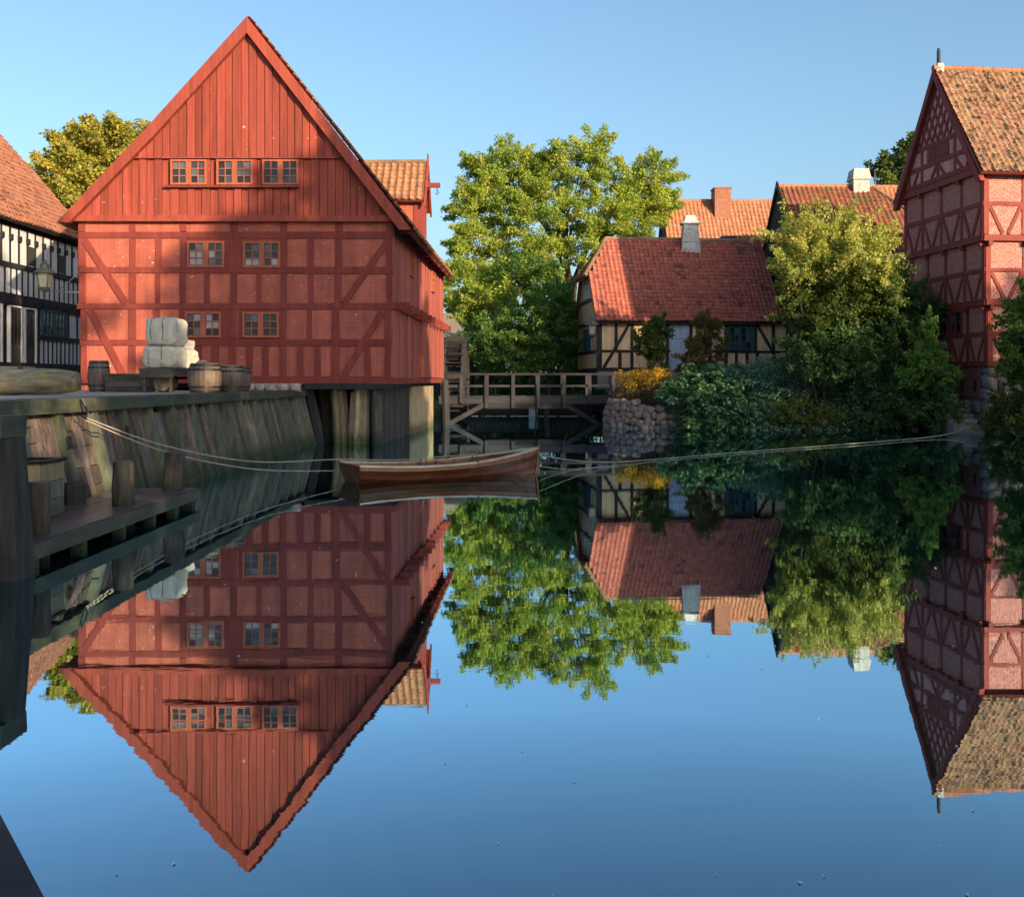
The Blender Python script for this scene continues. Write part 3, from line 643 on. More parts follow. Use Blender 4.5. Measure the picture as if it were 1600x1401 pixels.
# hoist dormer
DY0, DY1 = 37.1, 39.4; DZ0, DZR = 8.55, 10.0; DXF = -3.30
FD = Fr((DXF, 0, 0), (0, 1, 0), (1, 0, 0)); FDs = Fr((0, DY0+.12, 0), (1, 0, 0), (0, -1, 0))
mb = MB(); fbox(mb, FD, DY0+.12, DY1-.12, 6.7, DZ0, -.15, 0); fpoly(mb, FD, [(DY0+.1, DZ0), (DY1-.1, DZ0), ((DY0+DY1)/2, DZR-.05)], -.14, .01); mb.build('dormer_front', 'mill_board', mill)
for sgn, y in ((1, DY0+.12), (-1, DY1-.12)):
    Fq_ = Fr((0, y, 0), (1, 0, 0), (0, -sgn, 0)); mb = MB(); fpoly(mb, Fq_, [(DXF-.15, 6.9), (DXF-.15, DZ0), (-5.6, DZ0), (-4.6, 7.8)], -.12, 0); mb.build('dormer_side', 'mill_panel', mill)
    fbox(MB(), Fq_, DXF-.28, DXF+.02, 6.7, DZ0, -.1, .03).build('dormer_post', 'mill_timber', mill)
    fbox(MB(), Fq_, -5.3, DXF-.2, DZ0-.02, DZ0+.12, -.1, .06).build('dormer_plate', 'mill_timber', mill)
    a = Vector((-6.0, y-sgn*.32, DZ0-.1)); b = Vector((DXF+.12, y-sgn*.32, DZ0-.1)); c = Vector((DXF+.12, (DY0+DY1)/2, DZR+.06)); d = Vector((-6.0, (DY0+DY1)/2, DZR+.06))
    slab(mill, a, b, c, d, .08, 'mill_timber', 'dormer_roof')
    tiles(mill, a, (b-a), (d-a), (b-a).length, (d-a).length, 'tile_mill', .235, .235, seed=8+sgn, single=150 if sgn == 1 else 0, wave=.02,
          clip=lambda u, v: -6.0+u > AP[0]+(AP[1]-(DZ0-.1+v*.8))*(RT[0]-AP[0])/(AP[1]-RT[1])-.1)
    mb = MB(); fpoly(mb, FD, [(y-sgn*.34, DZ0-.28), (y-sgn*.34, DZ0-.06), ((DY0+DY1)/2, DZR+.16), ((DY0+DY1)/2, DZR-.16)], .13, .20); mb.build('dormer_barge', 'mill_board', mill)
ridge_tiles(mill, (-5.9, (DY0+DY1)/2, DZR+.10), (DXF+.1, (DY0+DY1)/2, DZR+.12), 'ridge', .09, .3)
mb = MB(); beam(mb, (DXF, (DY0+DY1)/2, DZR-.75), (DXF+.62, (DY0+DY1)/2, DZR-.75), .15, .16); hb = mb.build('hoist_beam', 'mill_timber', mill)
mb = MB(); hx = DXF+.5; yy = (DY0+DY1)/2; tube(mb, [(hx, yy, DZR-.83), (hx, yy, DZR-.95), (hx+.05, yy, DZR-1.03), (hx, yy, DZR-1.1), (hx-.06, yy, DZR-1.04)], .018, 6); mb.build('hook', 'iron', hb)
mb = MB(); tube(mb, [(DXF+.16, yy, DZR+.05), (DXF+.16, yy, DZR+.42)], [.05, .03], 6); mb.build('dormer_finial', 'mill_timber', mill)

# wall lantern builder
def lantern(label, c, wall, s=1.0, mat='lamp_iron', group=None, sconce=False):
    cx, cy, cz = c; t = thing('wall_lantern', label, 'lantern', c, group)
    for k in range(4):
        a0, a1 = R(45+90*k), R(135+90*k); mb = MB(); r0, r1 = .17*s, .25*s
        p = [Vector((cx+r*math.cos(a)*1.0, cy+r*math.sin(a), cz+z)) for r, z, a in ((r0, 0, a0), (r0, 0, a1), (r1, .45*s, a1), (r1, .45*s, a0))]
        mb.add(p, [(0, 1, 2, 3)]); n = (p[1]-p[0]).cross(p[3]-p[0]).normalized()*.012; mb.add([q-n for q in p], [(3, 2, 1, 0)]); mb.build('glass_panel', 'lamp_glass', t)
        mb = MB(); beam(mb, p[0], p[3], .035*s, .035*s); mb.build('corner_bar', mat, t)
    mb = MB(); lathe(mb, [(.36*s, .45*s), (.34*s, .48*s), (.14*s, .64*s), (.14*s, .70*s), (.17*s, .71*s), (.06*s, .80*s), (.07*s, .84*s), (.02*s, .90*s)], 8, c); mb.build('cap', mat, t)
    mb = MB(); lathe(mb, [(.05*s, -.14*s), (.14*s, -.08*s), (.18*s, 0), (.16*s, .02*s)], 8, c); mb.build('base', mat, t)
    w = Vector(wall); b = Vector(c)+Vector((0, 0, -.10*s)); mb = MB()
    if sconce: tube(mb, [b, b.lerp(w, .3)+Vector((0, 0, -.28)), b.lerp(w, .8)+Vector((0, 0, -.42)), w], .022*s, 6)
    else: tube(mb, [b, w], .022*s, 6); tube(mb, [b.lerp(w, .35), w+Vector((0, 0, .62*s))], .018*s, 6)
    mb.build('bracket', mat, t); return t
lantern('old grey lantern on an iron bracket at the left corner of the red mill', (ux(82), MY-.5, uz(452)), (ux(124), MY-.02, uz(457)), .95)

# ================================================================ quay wall
quay = thing('quay_wall', 'mossy timber quay wall of leaning posts and upright planks below the yard', 'quay', (-6.4, 20, 0))
ys = [8.0, 9.3, 10.7, 12.0]+[13.2+1.206*k for k in range(16)]
def qx(z): return -6.47+.40*(1.47-z)/1.6
for i, y in enumerate(ys):
    w_ = .085; sh = rnd.uniform(-.05, .05)
    b = [(qx(-.5)-.1, y-w_+sh, -.5), (qx(-.5)+.12, y-w_+sh, -.5), (qx(-.5)+.12, y+w_+sh, -.5), (qx(-.5)-.1, y+w_+sh, -.5)]
    t_ = [(qx(1.47)-.1, y-w_, 1.468), (qx(1.47)+.11, y-w_, 1.468), (qx(1.47)+.11, y+w_, 1.468), (qx(1.47)-.1, y+w_, 1.468)]
    mb = MB(); hexa(mb, b, t_); mb.build('post', 'quay_post', quay)
    if i+1 < len(ys):
        y1 = ys[i+1]; n = 3 
        if i in (4, 5, 9):
            z = -.4
            while z < 1.4:
                hh = rnd.uniform(.2, .3); zz = min(z+hh-.015, 1.43); dd = rnd.uniform(0, .025); mb = MB()
                hexa(mb, [(qx(z)-.12, y+.07, z), (qx(z)-.02+dd, y+.07, z), (qx(z)-.02+dd, y1-.07, z), (qx(z)-.12, y1-.07, z)], [(qx(zz)-.12, y+.07, zz), (qx(zz)-.02+dd, y+.07, zz), (qx(zz)-.02+dd, y1-.07, zz), (qx(zz)-.12, y1-.07, zz)])
                mb.build('plank', 'quay_wood', quay); z += hh
            n = 2
        ya, yb = y+.09, y1-.09
        if n == 2: ya = y+.09+(y1-y)*.4
        for k in range(n):
            a, b_ = ya+(yb-ya)*k/n, ya+(yb-ya)*(k+1)/n-.055; dd = rnd.uniform(-.035, .045); tp = 1.46-rnd.uniform(0, .12)*(rnd.random() < .3); mb = MB(); j = rnd.uniform(-.02, .02)
            hexa(mb, [(qx(-.5)-.10, a, -.5), (qx(-.5)-.01+dd, a, -.5), (qx(-.5)-.01+dd, b_, -.5), (qx(-.5)-.10, b_, -.5)], [(qx(tp)-.10, a+j, tp), (qx(tp)-.01+dd, a+j, tp), (qx(tp)-.01+dd, b_+j, tp), (qx(tp)-.10, b_+j, tp)])
            mb.build('plank', 'quay_wood', quay)
mb = MB(); hexa(mb, [(qx(-.5)-.35, 7, -.5), (qx(-.5)-.13, 7, -.5), (qx(-.5)-.13, 32.2, -.5), (qx(-.5)-.35, 32.2, -.5)], [(-6.72, 7, 1.45), (qx(1.45)-.13, 7, 1.45), (qx(1.45)-.13, 32.2, 1.45), (-6.72, 32.2, 1.45)]); mb.build('backing', 'dark_wood', quay)
for a, b_ in ((7.6, 14.05), (14.06, 22.4), (22.41, 31.75)):
    mb = MB(); beam(mb, (-6.54, a, 1.57), (-6.54, b_, 1.57+rnd.uniform(-.006, .006)), .50, .195, j=.008); mb.build('cap_beam', 'quay_cap', quay)
for y, z in ((14.4, 1.05), (16.62, 1.1)):
    mb = MB(); box(mb, qx(z)+.12, qx(z)+.15, y-.05, y+.05, z-.09, z+.09); tube(mb, [(qx(z)+.14, y, z-.04), (qx(z)+.19, y, z-.04)], .02, 6); mb.build('bolt_plate', 'iron', quay)
mb = MB(); yk = 14.85; tube(mb, [(-6.24, yk, 1.66), (-6.19, yk, 1.56), (-6.17, yk+.05, 1.45), (-6.17, yk+.02, 1.36), (-6.22, yk-.04, 1.42)], .022, 6); mb.build('mooring_hook', 'iron', quay)
# near corner post with its cap
cp = thing('corner_pile', 'massive dark pile at the left edge of the picture carrying a short cap beam', 'pile', (-4.8, 9.9, 0))
mb = MB(); hexa(mb, [(-5.25, 9.75, -.8), (-4.66, 9.75, -.8), (-4.66, 10.15, -.8), (-5.25, 10.15, -.8)], [(-5.15, 9.78, 1.36), (-4.80, 9.78, 1.36), (-4.80, 10.1, 1.36), (-5.15, 10.1, 1.36)]); mb.build('post', 'near_pile', cp)
mb = MB(); box(mb, -6.3, -4.84, 9.7, 10.2, 1.365, 1.58, .01); mb.build('cap_beam', 'quay_cap', cp)
for k, z in enumerate((.15, .45, .75, 1.05)):
    mb = MB(); box(mb, -6.2, -5.16, 9.95, 10.05, z-.14, z+.14, .008); mb.build('plank', 'quay_wood', cp)
# low landing stage
ls = thing('landing_stage', 'low wet plank landing stage at the foot of the quay wall', 'landing stage', (-5.5, 13, 0))
for k in range(6):
    a = -6.02+k*.19; mb = MB(); box(mb, a, a+.182, 10.25, 15.85+rnd.uniform(-.03, .03), .20, .262+rnd.uniform(0, .006), .004); mb.build('plank', 'dock_plank', ls)
mb = MB(); box(mb, -4.876, -4.83, 10.25, 15.86, .10, .255, .005); mb.build('edge_board', 'quay_cap', ls)
for y in (10.5, 11.7, 12.9, 14.0, 14.9, 15.7):
    mb = MB(); box(mb, -5.02, -4.88, y-.07, y+.07, -.7, .198, .01); mb.build('post', 'quay_post', ls)
    mb = MB(); box(mb, -6.1, -5.03, y-.05, y+.05, .08, .197, .006); mb.build('joist', 'old_pile', ls)
for lab, x, y, h, r_, lean in (('weathered round bollard on the landing stage beside the massive corner pile', -5.10, 11.0, .56, .125, .015), ('weathered round bollard halfway along the landing stage', -5.16, 13.6, .58, .14, .0), ('weathered round bollard at the far end of the landing stage', -5.18, 15.6, .57, .15, .05)):
    b = thing('mooring_bollard', lab, 'bollard', (x, y, .26), 'mooring bollards'); mb = MB(); n = 14; pts = [(x, y, -.6), (x+lean*.3, y, .27), (x+lean*.7, y, .27+h*.5), (x+lean, y, .27+h*.95), (x+lean, y, .27+h)]
    tube(mb, pts, [r_*1.05, r_*1.02, r_, r_*.98, r_*.88], n, True, .07); mb.build('post', 'old_pile', b)
    mb = MB(); lathe(mb, [(r_*.86, 0), (r_*.5, .006), (.01, .01)], n, (x+lean, y, .27+h)); mb.build('cut_end', 'quay_post', b)
bn = thing('wooden_bin', 'open wooden box with a dark metal rim between the quay wall and the first bollard', 'box', (-5.75, 12.45, .26))
X0, X1, Y0, Y1, ZT = -6.0, -5.58, 12.1, 12.75, .95
for k in range(3):
    z = .27+k*.22
    for F_, a, b_ in ((Fr((0, Y0, 0), (1, 0, 0), (0, -1, 0)), X0, X1), (Fr((X1, 0, 0), (0, 1, 0), (1, 0, 0)), Y0, Y1), (Fr((0, Y1, 0), (1, 0, 0), (0, 1, 0)), X0, X1)):
        fbox(MB(), F_, a, b_, z, z+.212, -.03, rnd.uniform(0, .006)).build('board', 'pale_lit_wood' if k == 2 else 'quay_post', bn)  # top board takes the paler wood to paint the light on it
mb = MB()
for F_, a, b_ in ((Fr((0, Y0, 0), (1, 0, 0), (0, -1, 0)), X0-.03, X1+.03), (Fr((X1, 0, 0), (0, 1, 0), (1, 0, 0)), Y0-.03, Y1+.03), (Fr((0, Y1, 0), (1, 0, 0), (0, 1, 0)), X0-.03, X1+.03), (Fr((X0, 0, 0), (0, 1, 0), (-1, 0, 0)), Y0-.03, Y1+.03)):
    fbox(mb, F_, a, b_, .932, .965, -.035, .03)
mb.build('rim', 'iron', bn)
sb = thing('stub_pile', 'short black stub pile against the quay wall behind the landing stage', 'pile', (-5.88, 13.75, .26)); mb = MB(); tube(mb, [(-5.86, 13.75, .2), (-5.88, 13.75, .5), (-5.89, 13.75, .57)], [.14, .135, .11], 8, True, .05); mb.build('post', 'dark_wood', sb)
vd = thing('viewing_deck', 'grey timber deck corner at the bottom left of the picture', 'deck', (-1.6, 2.4, 0))
dv = Vector((.376, -.52, 0)).normalized(); dn = Vector((-dv.y, dv.x, 0)); dn = -dn if dn.x > 0 else dn; P0 = Vector((-1.556, 3.11, .55))-dv*1.4
for k in range(3):
    a = P0+dn*(.17+k*.35); mb = MB(); beam(mb, a, a+dv*3.2, .335, .09, j=.004); mb.build('plank', 'bridge_wood', vd)
for f in (.6, 2.6):
    q = P0+dv*f+dn*.2; mb = MB(); box(mb, q.x-.08, q.x+.08, q.y-.08, q.y+.08, -1.4, .5); mb.build('post', 'quay_post', vd)

# ================================================================ things on the quay
QZ = 1.64
def barrel(label, x, y, r, h, rz=0, mat='barrel_wood', z=QZ):
    t = thing('barrel', label, 'barrel', (x, y, z), 'wooden barrels on the quay'); n = 20; mb = MB(); prof = []
    for i in range(9):
        f = i/8; prof.append((r*(.80+.20*math.sin(math.pi*f)), h*f))
    vs = []; fs = []
    for i, (q, zz) in enumerate(prof):
        for k in range(n*2):
            a = 2*math.pi*k/(n*2); vs.append((x+(q-(.008 if k % 2 else 0))*math.cos(a), y+(q-(.008 if k % 2 else 0))*math.sin(a), z+zz))
    m = n*2
    for i in range(8):
        for k in range(m): fs.append((i*m+k, i*m+(k+1) % m, (i+1)*m+(k+1) % m, (i+1)*m+k))
    mb.add(vs, fs); mb.build('staves', mat, t)
    mb = MB(); lathe(mb, [(r*.78, h-.05), (r*.2, h-.045)], 20, (x, y, z)); mb.build('head', mat, t)
    for f in (.05, .2, .78, .93):
        q = r*(.80+.20*math.sin(math.pi*f))+.008; mb = MB(); lathe(mb, [(q-.012, h*f-.025), (q, h*f-.024), (q, h*f+.024), (q-.012, h*f+.025)], 24, (x, y, z)); mb.build('hoop', 'iron', t)
barrel('slim upright brown barrel at the left corner of the red mill', PX(154.5, 27.5), 27.5, .29, .84)
barrel('fat upright barrel right beside the bale cart', PX(320, 25), 25, .41, .72)
barrel('fat upright barrel with sunlit hoops, right of the one beside the cart', PX(361, 26.6), 26.6, .36, .70)
barrel('barrel half hidden behind the two fat barrels by the mill wall', PX(374, 27.7), 27.7, .31, .68)
kg = thing('keg', 'small pale keg lying under the bale cart', 'keg', (PX(261, 26), 26, QZ)); mb = MB(); kx = PX(261, 26); tube(mb, [(kx, 25.6, QZ+.24), (kx, 25.8, QZ+.24), (kx, 26, QZ+.24), (kx, 26.3, QZ+.24)], [.2, .235, .24, .2], 16); mb.build('staves', 'crate_wood', kg)
for yk in (25.62, 25.75):
    mb = MB(); tube(mb, [(kx, yk, QZ+.24), (kx, yk+.03, QZ+.24)], .238, 18); mb.build('hoop', 'iron', kg)
ch = thing('timber_chest', 'long weathered timber chest between the slim barrel and the cart', 'chest', (PX(202, 27), 27, QZ)); cx0, cx1 = PX(169, 27), PX(236, 27)
for k in range(3):
    mb = MB(); box(mb, cx0, cx1, 26.8, 27.35, QZ+k*.15, QZ+k*.15+.143, .008); mb.build('board', 'cart_wood', ch)
mb = MB(); box(mb, cx0-.03, cx1+.03, 26.75, 27.4, QZ+.452, QZ+.49, .008); mb.build('lid', 'crate_wood', ch)
lg = thing('log', 'thick barked-off log lying on the quay at the left edge', 'log', (-9.7, 20.3, QZ)); mb = MB(); pts = []; rad = []
for i in range(12):
    f = i/11; pts.append((-12.6+f*4.05, 20.6-f*.5, QZ+.235+.04*f)); rad.append(.235+.03*f+.012*math.sin(i*2.1) if i < 10 else (.25 if i == 10 else .20))
tube(mb, pts, rad, 18, True, .025); mb.build('stem', 'log_wood', lg, True)
cr = thing('plank_crate', 'pale plank crate standing behind the log at the left edge', 'crate', (PX(12, 27), 27.3, QZ)); a, b_ = PX(-25, 27), PX(36, 27)
for k in range(4):
    mb = MB(); box(mb, a, b_, 27, 27.7, QZ+.12+k*.14, QZ+.12+k*.14+.133, .006); mb.build('board', 'crate_wood', cr)
for x_ in (a+.06, b_-.06):
    mb = MB(); box(mb, x_-.05, x_+.05, 26.97, 26.998, QZ, QZ+.67); mb.build('batten', 'cart_wood', cr)
# bale cart
ct = thing('bale_cart', 'dark wooden hand cart loaded with white bales in front of the mill', 'cart', (PX(252, 25.3), 25.6, QZ)); c0, c1 = PX(220, 25), PX(270, 25)
for k in range(4):
    x_ = c0+(c1-c0)*k/4; mb = MB(); hexa(mb, [(x_, 25, QZ+.50), (x_+(c1-c0)/4-.01, 25, QZ+.50), (x_+(c1-c0)/4+.55, 26.8, QZ+.52), (x_+.56, 26.8, QZ+.52)], [(x_, 25, QZ+.56), (x_+(c1-c0)/4-.01, 25, QZ+.56), (x_+(c1-c0)/4+.55, 26.8, QZ+.58), (x_+.56, 26.8, QZ+.58)]); mb.build('bed_board', 'cart_wood', ct)
mb = MB(); beam(mb, (c0-.02, 24.98, QZ+.49), (c1+.02, 24.98, QZ+.49), .07, .22); mb.build('end_board', 'cart_wood', ct)
mb = MB(); beam(mb, (c1+.02, 25, QZ+.50), (c1+.60, 26.85, QZ+.53), .07, .16); mb.build('side_rail', 'cart_wood', ct)
mb = MB(); beam(mb, (c0+.0, 25.05, QZ+.50), (c0+.55, 26.85, QZ+.53), .07, .16); mb.build('side_rail', 'cart_wood', ct)
for x_, y_ in ((c0+.08, 25.05), (c1-.06, 25.05)):
    mb = MB(); box(mb, x_-.035, x_+.035, y_-.035, y_+.035, QZ, QZ+.4); mb.build('leg', 'cart_wood', ct)
def wheel(parent, c, r, ax):
    c = Vector(c); ax = Vector(ax).normalized(); s = Vector((0, 0, 1)); w_ = ax.cross(s); mb = MB(); N = 22
    for rr, hw, nm in ((r, .03, 'rim'),):
        ring = [c+(s*math.cos(2*math.pi*k/N)+w_*math.sin(2*math.pi*k/N))*r for k in range(N)]
        for k in range(N): beam(mb, ring[k], ring[(k+1) % N], .05, .05, tuple(ax))
    w = mb.build('wheel', 'cart_wood', parent); mb = MB(); tube(mb, [c-ax*.1, c+ax*.1], .07, 10); mb.build('hub', 'cart_wood', w)
    for k in range(10):
        a = 2*math.pi*k/10; mb = MB(); beam(mb, c, c+(s*math.cos(a)+w_*math.sin(a))*r, .03, .035, tuple(ax)); mb.build('spoke', 'cart_wood', w)
wheel(ct, (c0+.30, 26.15, QZ+.33), .33, (1, -.3, 0)); wheel(ct, (c1+.42, 26.0, QZ+.40), .40, (1, -.3, 0))
mb = MB(); tube(mb, [(c0+.28, 26.15, QZ+.35), (c1+.42, 26.0, QZ+.38)], .035, 8); mb.build('axle', 'iron', ct)
def bale(label, x0, x1, y0, y1, z0, z1, sk, seed):
    """soft packed cloth bale with rounded edges and two bands"""
    r = random.Random(seed); t = thing('cloth_bale', label, 'bale', ((x0+x1)/2, (y0+y1)/2, z0), 'white bales on the cart')
    N = 14; cx, cy, cz = (x0+x1)/2, (y0+y1)/2, (z0+z1)/2; hx_, hy_, hz_ = (x1-x0)/2, (y1-y0)/2, (z1-z0)/2; off = Vector((seed*3.1, 0, 0))
    def mp(a, b, c):
        v = Vector((a, b, c)); m_ = max(abs(a), abs(b), abs(c)); L = (abs(a)**6+abs(b)**6+abs(c)**6)**(1/6); v = v*(m_/max(L, 1e-6))
        k = 1+.07*mnoise.noise(v*1.7+off)+.05*mnoise.noise(v*4.5+off)+.02*mnoise.noise(v*11+off); v *= k
        return Vector((cx+v.x*hx_+sk*v.y*hy_, cy+v.y*hy_, cz+v.z*hz_))
    mb = MB()
    for ax in range(3):
        for sg in (-1, 1):
            vs = []
            for i in range(N+1):
                for j in range(N+1):
                    p = [0, 0, 0]; p[ax] = sg; p[(ax+1) % 3] = -1+2*i/N; p[(ax+2) % 3] = -1+2*j/N; vs.append(mp(*p))
            fs = [(i*(N+1)+j, (i+1)*(N+1)+j, (i+1)*(N+1)+j+1, i*(N+1)+j+1) for i in range(N) for j in range(N)]
            mb.add(vs, fs if sg > 0 else [f[::-1] for f in fs])
    mb.build('cloth', 'canvas', t, True)
    for f in (-.5, .3):
        pts = [mp(f, *q) for q in ((-1, -1), (-1, -.5), (-1, 0), (-1, .5), (-1, 1), (-.5, 1), (0, 1), (.5, 1), (1, 1))]; ctr = Vector((cx, cy, cz))
        pts = [p+(p-ctr).normalized()*.006 for p in pts]; mb = MB(); tube(mb, pts, .012, 5); mb.build('band', 'band', t)
bale('large white bale on top of the others on the cart', PX(230, 25.2), PX(276, 25.2), 25.15, 26.0, QZ+1.14, QZ+1.86, .18, 3)
bale('wide white bale lying at the front of the cart bed', PX(224, 25.1), PX(275, 25.1), 25.05, 25.9, QZ+.585, QZ+1.15, .16, 5)
bale('white bale lying behind the wide one on the cart bed', PX(262, 26.1), PX(298, 26.1), 25.95, 26.7, QZ+.60, QZ+1.10, .16, 7)
bale('small white bale perched at the back of the cart load', PX(270, 26.2), PX(297, 26.2), 26.0, 26.6, QZ+1.09, QZ+1.34, .1, 9)
for k, (x, w_) in enumerate(((390, .42), (407, .40), (424, .46), (443, .44), (459, .36))):
    lab = 'rounded granite boulder by the mill wall, '+('nearest the barrels', 'second from the barrels', 'third from the barrels', 'fourth from the barrels', 'at the end of the quay')[k]
    t = thing('boulder', lab, 'stone', (PX(x, 29.9), 29.9, QZ), 'boulders along the mill wall'); stone(t, (PX(x, 29.9), 29.9, QZ+.10), (w_, .5, .26), 'boulder', rnd.uniform(0, 3))

# ================================================================ rowing boat and ropes
boat = thing('rowing_boat', 'varnished brown clinker rowing boat moored in the middle of the pond', 'boat', (-1.4, 20.2, 0))
SC = Vector((-3.0, 19.5, 0)); BW = Vector((.44, 21.3, 0)); LB = (BW-SC).length; ba = (BW-SC).normalized(); bs = Vector((ba.y, -ba.x, 0))   # bs points to the near side
def half(t): return .62*(1-max(0, (t-.42)/.58)**2.3) if t > .42 else .62-(.42-t)**2*.15
def sheer(t): return .345-.34*t+.52*t*t
def keel(t): return -.14+.10*max(0, (t-.75)/.25)**2+.06*max(0, .15-t)/.15
def hull(t, g, side, off=0):
    rake = .10*max(0, (t-.8)/.2)*g - .10*(1-t)**8*g
    y = half(t)*math.sin(g*math.pi/2)**.75; z = keel(t)+(sheer(t)-keel(t))*(1-math.cos(g*math.pi/2))**.85
    return SC+ba*(t*LB+rake)+bs*side*max(y+off, .012)+Vector((0, 0, z))
NS, NT = 7, 22
for side in (1, -1):
    for k in range(NS):
        mb = MB(); vs = []; fs = []; g0, g1 = k/NS, (k+1.25)/NS if k < NS-1 else 1.0
        for i in range(NT+1):
            t = i/NT; vs += [hull(t, g0, side, .024), hull(t, g1, side, 0.002), hull(t, g1, side, -.018), hull(t, g0, side, -.014)]
        for i in range(NT):
            for q in range(4): fs.append((i*4+q, i*4+(q+1) % 4, i*4+4+(q+1) % 4, i*4+4+q))
        mb.add(vs, fs); mb.build('strake', 'boat_wood', boat, False)
    mb = MB(); vs = []; fs = []
    for i in range(NT+1):
        t = i/NT; a = hull(t, 1, side, .035)+Vector((0, 0, -.015)); c = hull(t, 1, side, -.035)+Vector((0, 0, -.015)); u_ = Vector((0, 0, .04)); vs += [a, c, c+u_, a+u_]
    for i in range(NT):
        for q in range(4): fs.append((i*4+q, i*4+(q+1) % 4, i*4+4+(q+1) % 4, i*4+4+q))
    fs += [(0, 1, 2, 3), (NT*4+3, NT*4+2, NT*4+1, NT*4)]; mb.add(vs, fs); mb.build('gunwale', 'boat_rail_sheen', boat)
mb = MB(); pr = [hull(0, g/8, 1) for g in range(9)]; pl = [hull(0, g/8, -1) for g in range(9)]; vs = [p-ba*.02 for p in pr+pl[::-1]]+[p+ba*.03 for p in pr+pl[::-1]]; n = 18
mb.add(vs, [tuple(range(n)), tuple(range(n, 2*n))[::-1]]+[(i, (i+1) % n, n+(i+1) % n, n+i) for i in range(n)]); mb.build('transom', 'boat_wood', boat)
mb = MB(); tube(mb, [hull(1, .02, 1)-Vector((0, 0, .02))+ba*.02, hull(1, .5, 1)+ba*.03, hull(1, 1, 1)+ba*.02, hull(1, 1, 1)+ba*.03+Vector((0, 0, .07))], .03, 7); mb.build('stem_post', 'boat_wood', boat)
mb = MB(); vs = []; fs = []
for i in range(NT+1):
    t = i/NT*.9; g = .62; a = hull(t, g, 1, -.03); c = hull(t, g, -1, -.03); a.z = c.z = .05; vs += [a, c]
for i in range(NT): fs.append((i*2, i*2+1, i*2+3, i*2+2))
mb.add(vs, fs); mb.build('floor_boards', 'boat_inside', boat)
for t, nm in ((.10, 'stern_seat'), (.42, 'thwart'), (.66, 'thwart'), (.90, 'bow_seat')):
    a, c = hull(t, .88, 1, -.03), hull(t, .88, -1, -.03); zz = sheer(t)-.12; a.z = c.z = zz; mb = MB(); beam(mb, a, c, .26, .03); mb.build(nm, 'boat_inside', boat)
for t in (.30, .58):
    for s in (1, -1):
        p = hull(t, 1, s); mb = MB(); beam(mb, p+Vector((0, 0, .03))-ba*.09, p+Vector((0, 0, .03))+ba*.09, .06, .04)
        for q in (-.045, .045): tube(mb, [p+ba*q, p+ba*q*1.2+Vector((0, 0, .14))], .011, 6)
        mb.build('rowlock', 'iron', boat)
for s in (1, -1):
    for i in range(8):
        t = .1+.1*i; mb = MB(); tube(mb, [hull(t, .6, s, -.03), hull(t, .8, s, -.035), hull(t, 1, s, -.03)], .012, 4); mb.build('rib', 'boat_inside', boat)
def rope(label, pts, r=.013, group='mooring ropes'):
    P = [Vector(p) for p in pts]; out = []
    for i in range(len(P)-1):
        a = P[max(i-1, 0)]; b, c = P[i], P[i+1]; d = P[min(i+2, len(P)-1)]
        for k in range(10):
            t = k/10; out.append(.5*((2*b)+(c-a)*t+(2*a-5*b+4*c-d)*t*t+(3*b-a-3*c+d)*t**3))
    out.append(P[-1]); mb = MB(); tube(mb, out, r, 5); o = mb.build('mooring_rope', 'rope'); tag(o, label, 'rope', group)
q0 = Vector((-6.17, 14.85, 1.38)); s1 = hull(0, 1, -1)-ba*.02; s2 = hull(0, .7, -1)-ba*.03; b1 = hull(1, .8, 1)+ba*.05
rope('upper of two pale ropes from the quay wall, running into the boat', [q0, q0.lerp(s1, .25)+Vector((0, 0, -.22)), q0.lerp(s1, .6)+Vector((0, 0, -.25)), s1+Vector((0, 0, .05)), hull(.3, 1, -1, -.1)+Vector((0, 0, .06)), hull(.72, 1, -1, -.1)+Vector((0, 0, .06))], .011)
rope('lower of two pale ropes from the quay wall, ending at the stern', [q0-Vector((0, .03, .03)), q0.lerp(s2, .25)+Vector((0, 0, -.27)), q0.lerp(s2, .6)+Vector((0, 0, -.28)), s2], .011)
rope('long thin rope from the bow to the steps below the right house', [b1, (2.3, 23.6, .06), (6, 27.3, .03), (10.3, 31, .04), (15.0, 35.4, .09), (17.1, 37.4, .55)], .011)
rope('slack rope dipping into the water in front of the bow', [b1-Vector((0, 0, .22)), (1.2, 22.1, .02), (2.0, 22.9, .01), (2.7, 23.8, -.02)], .010)

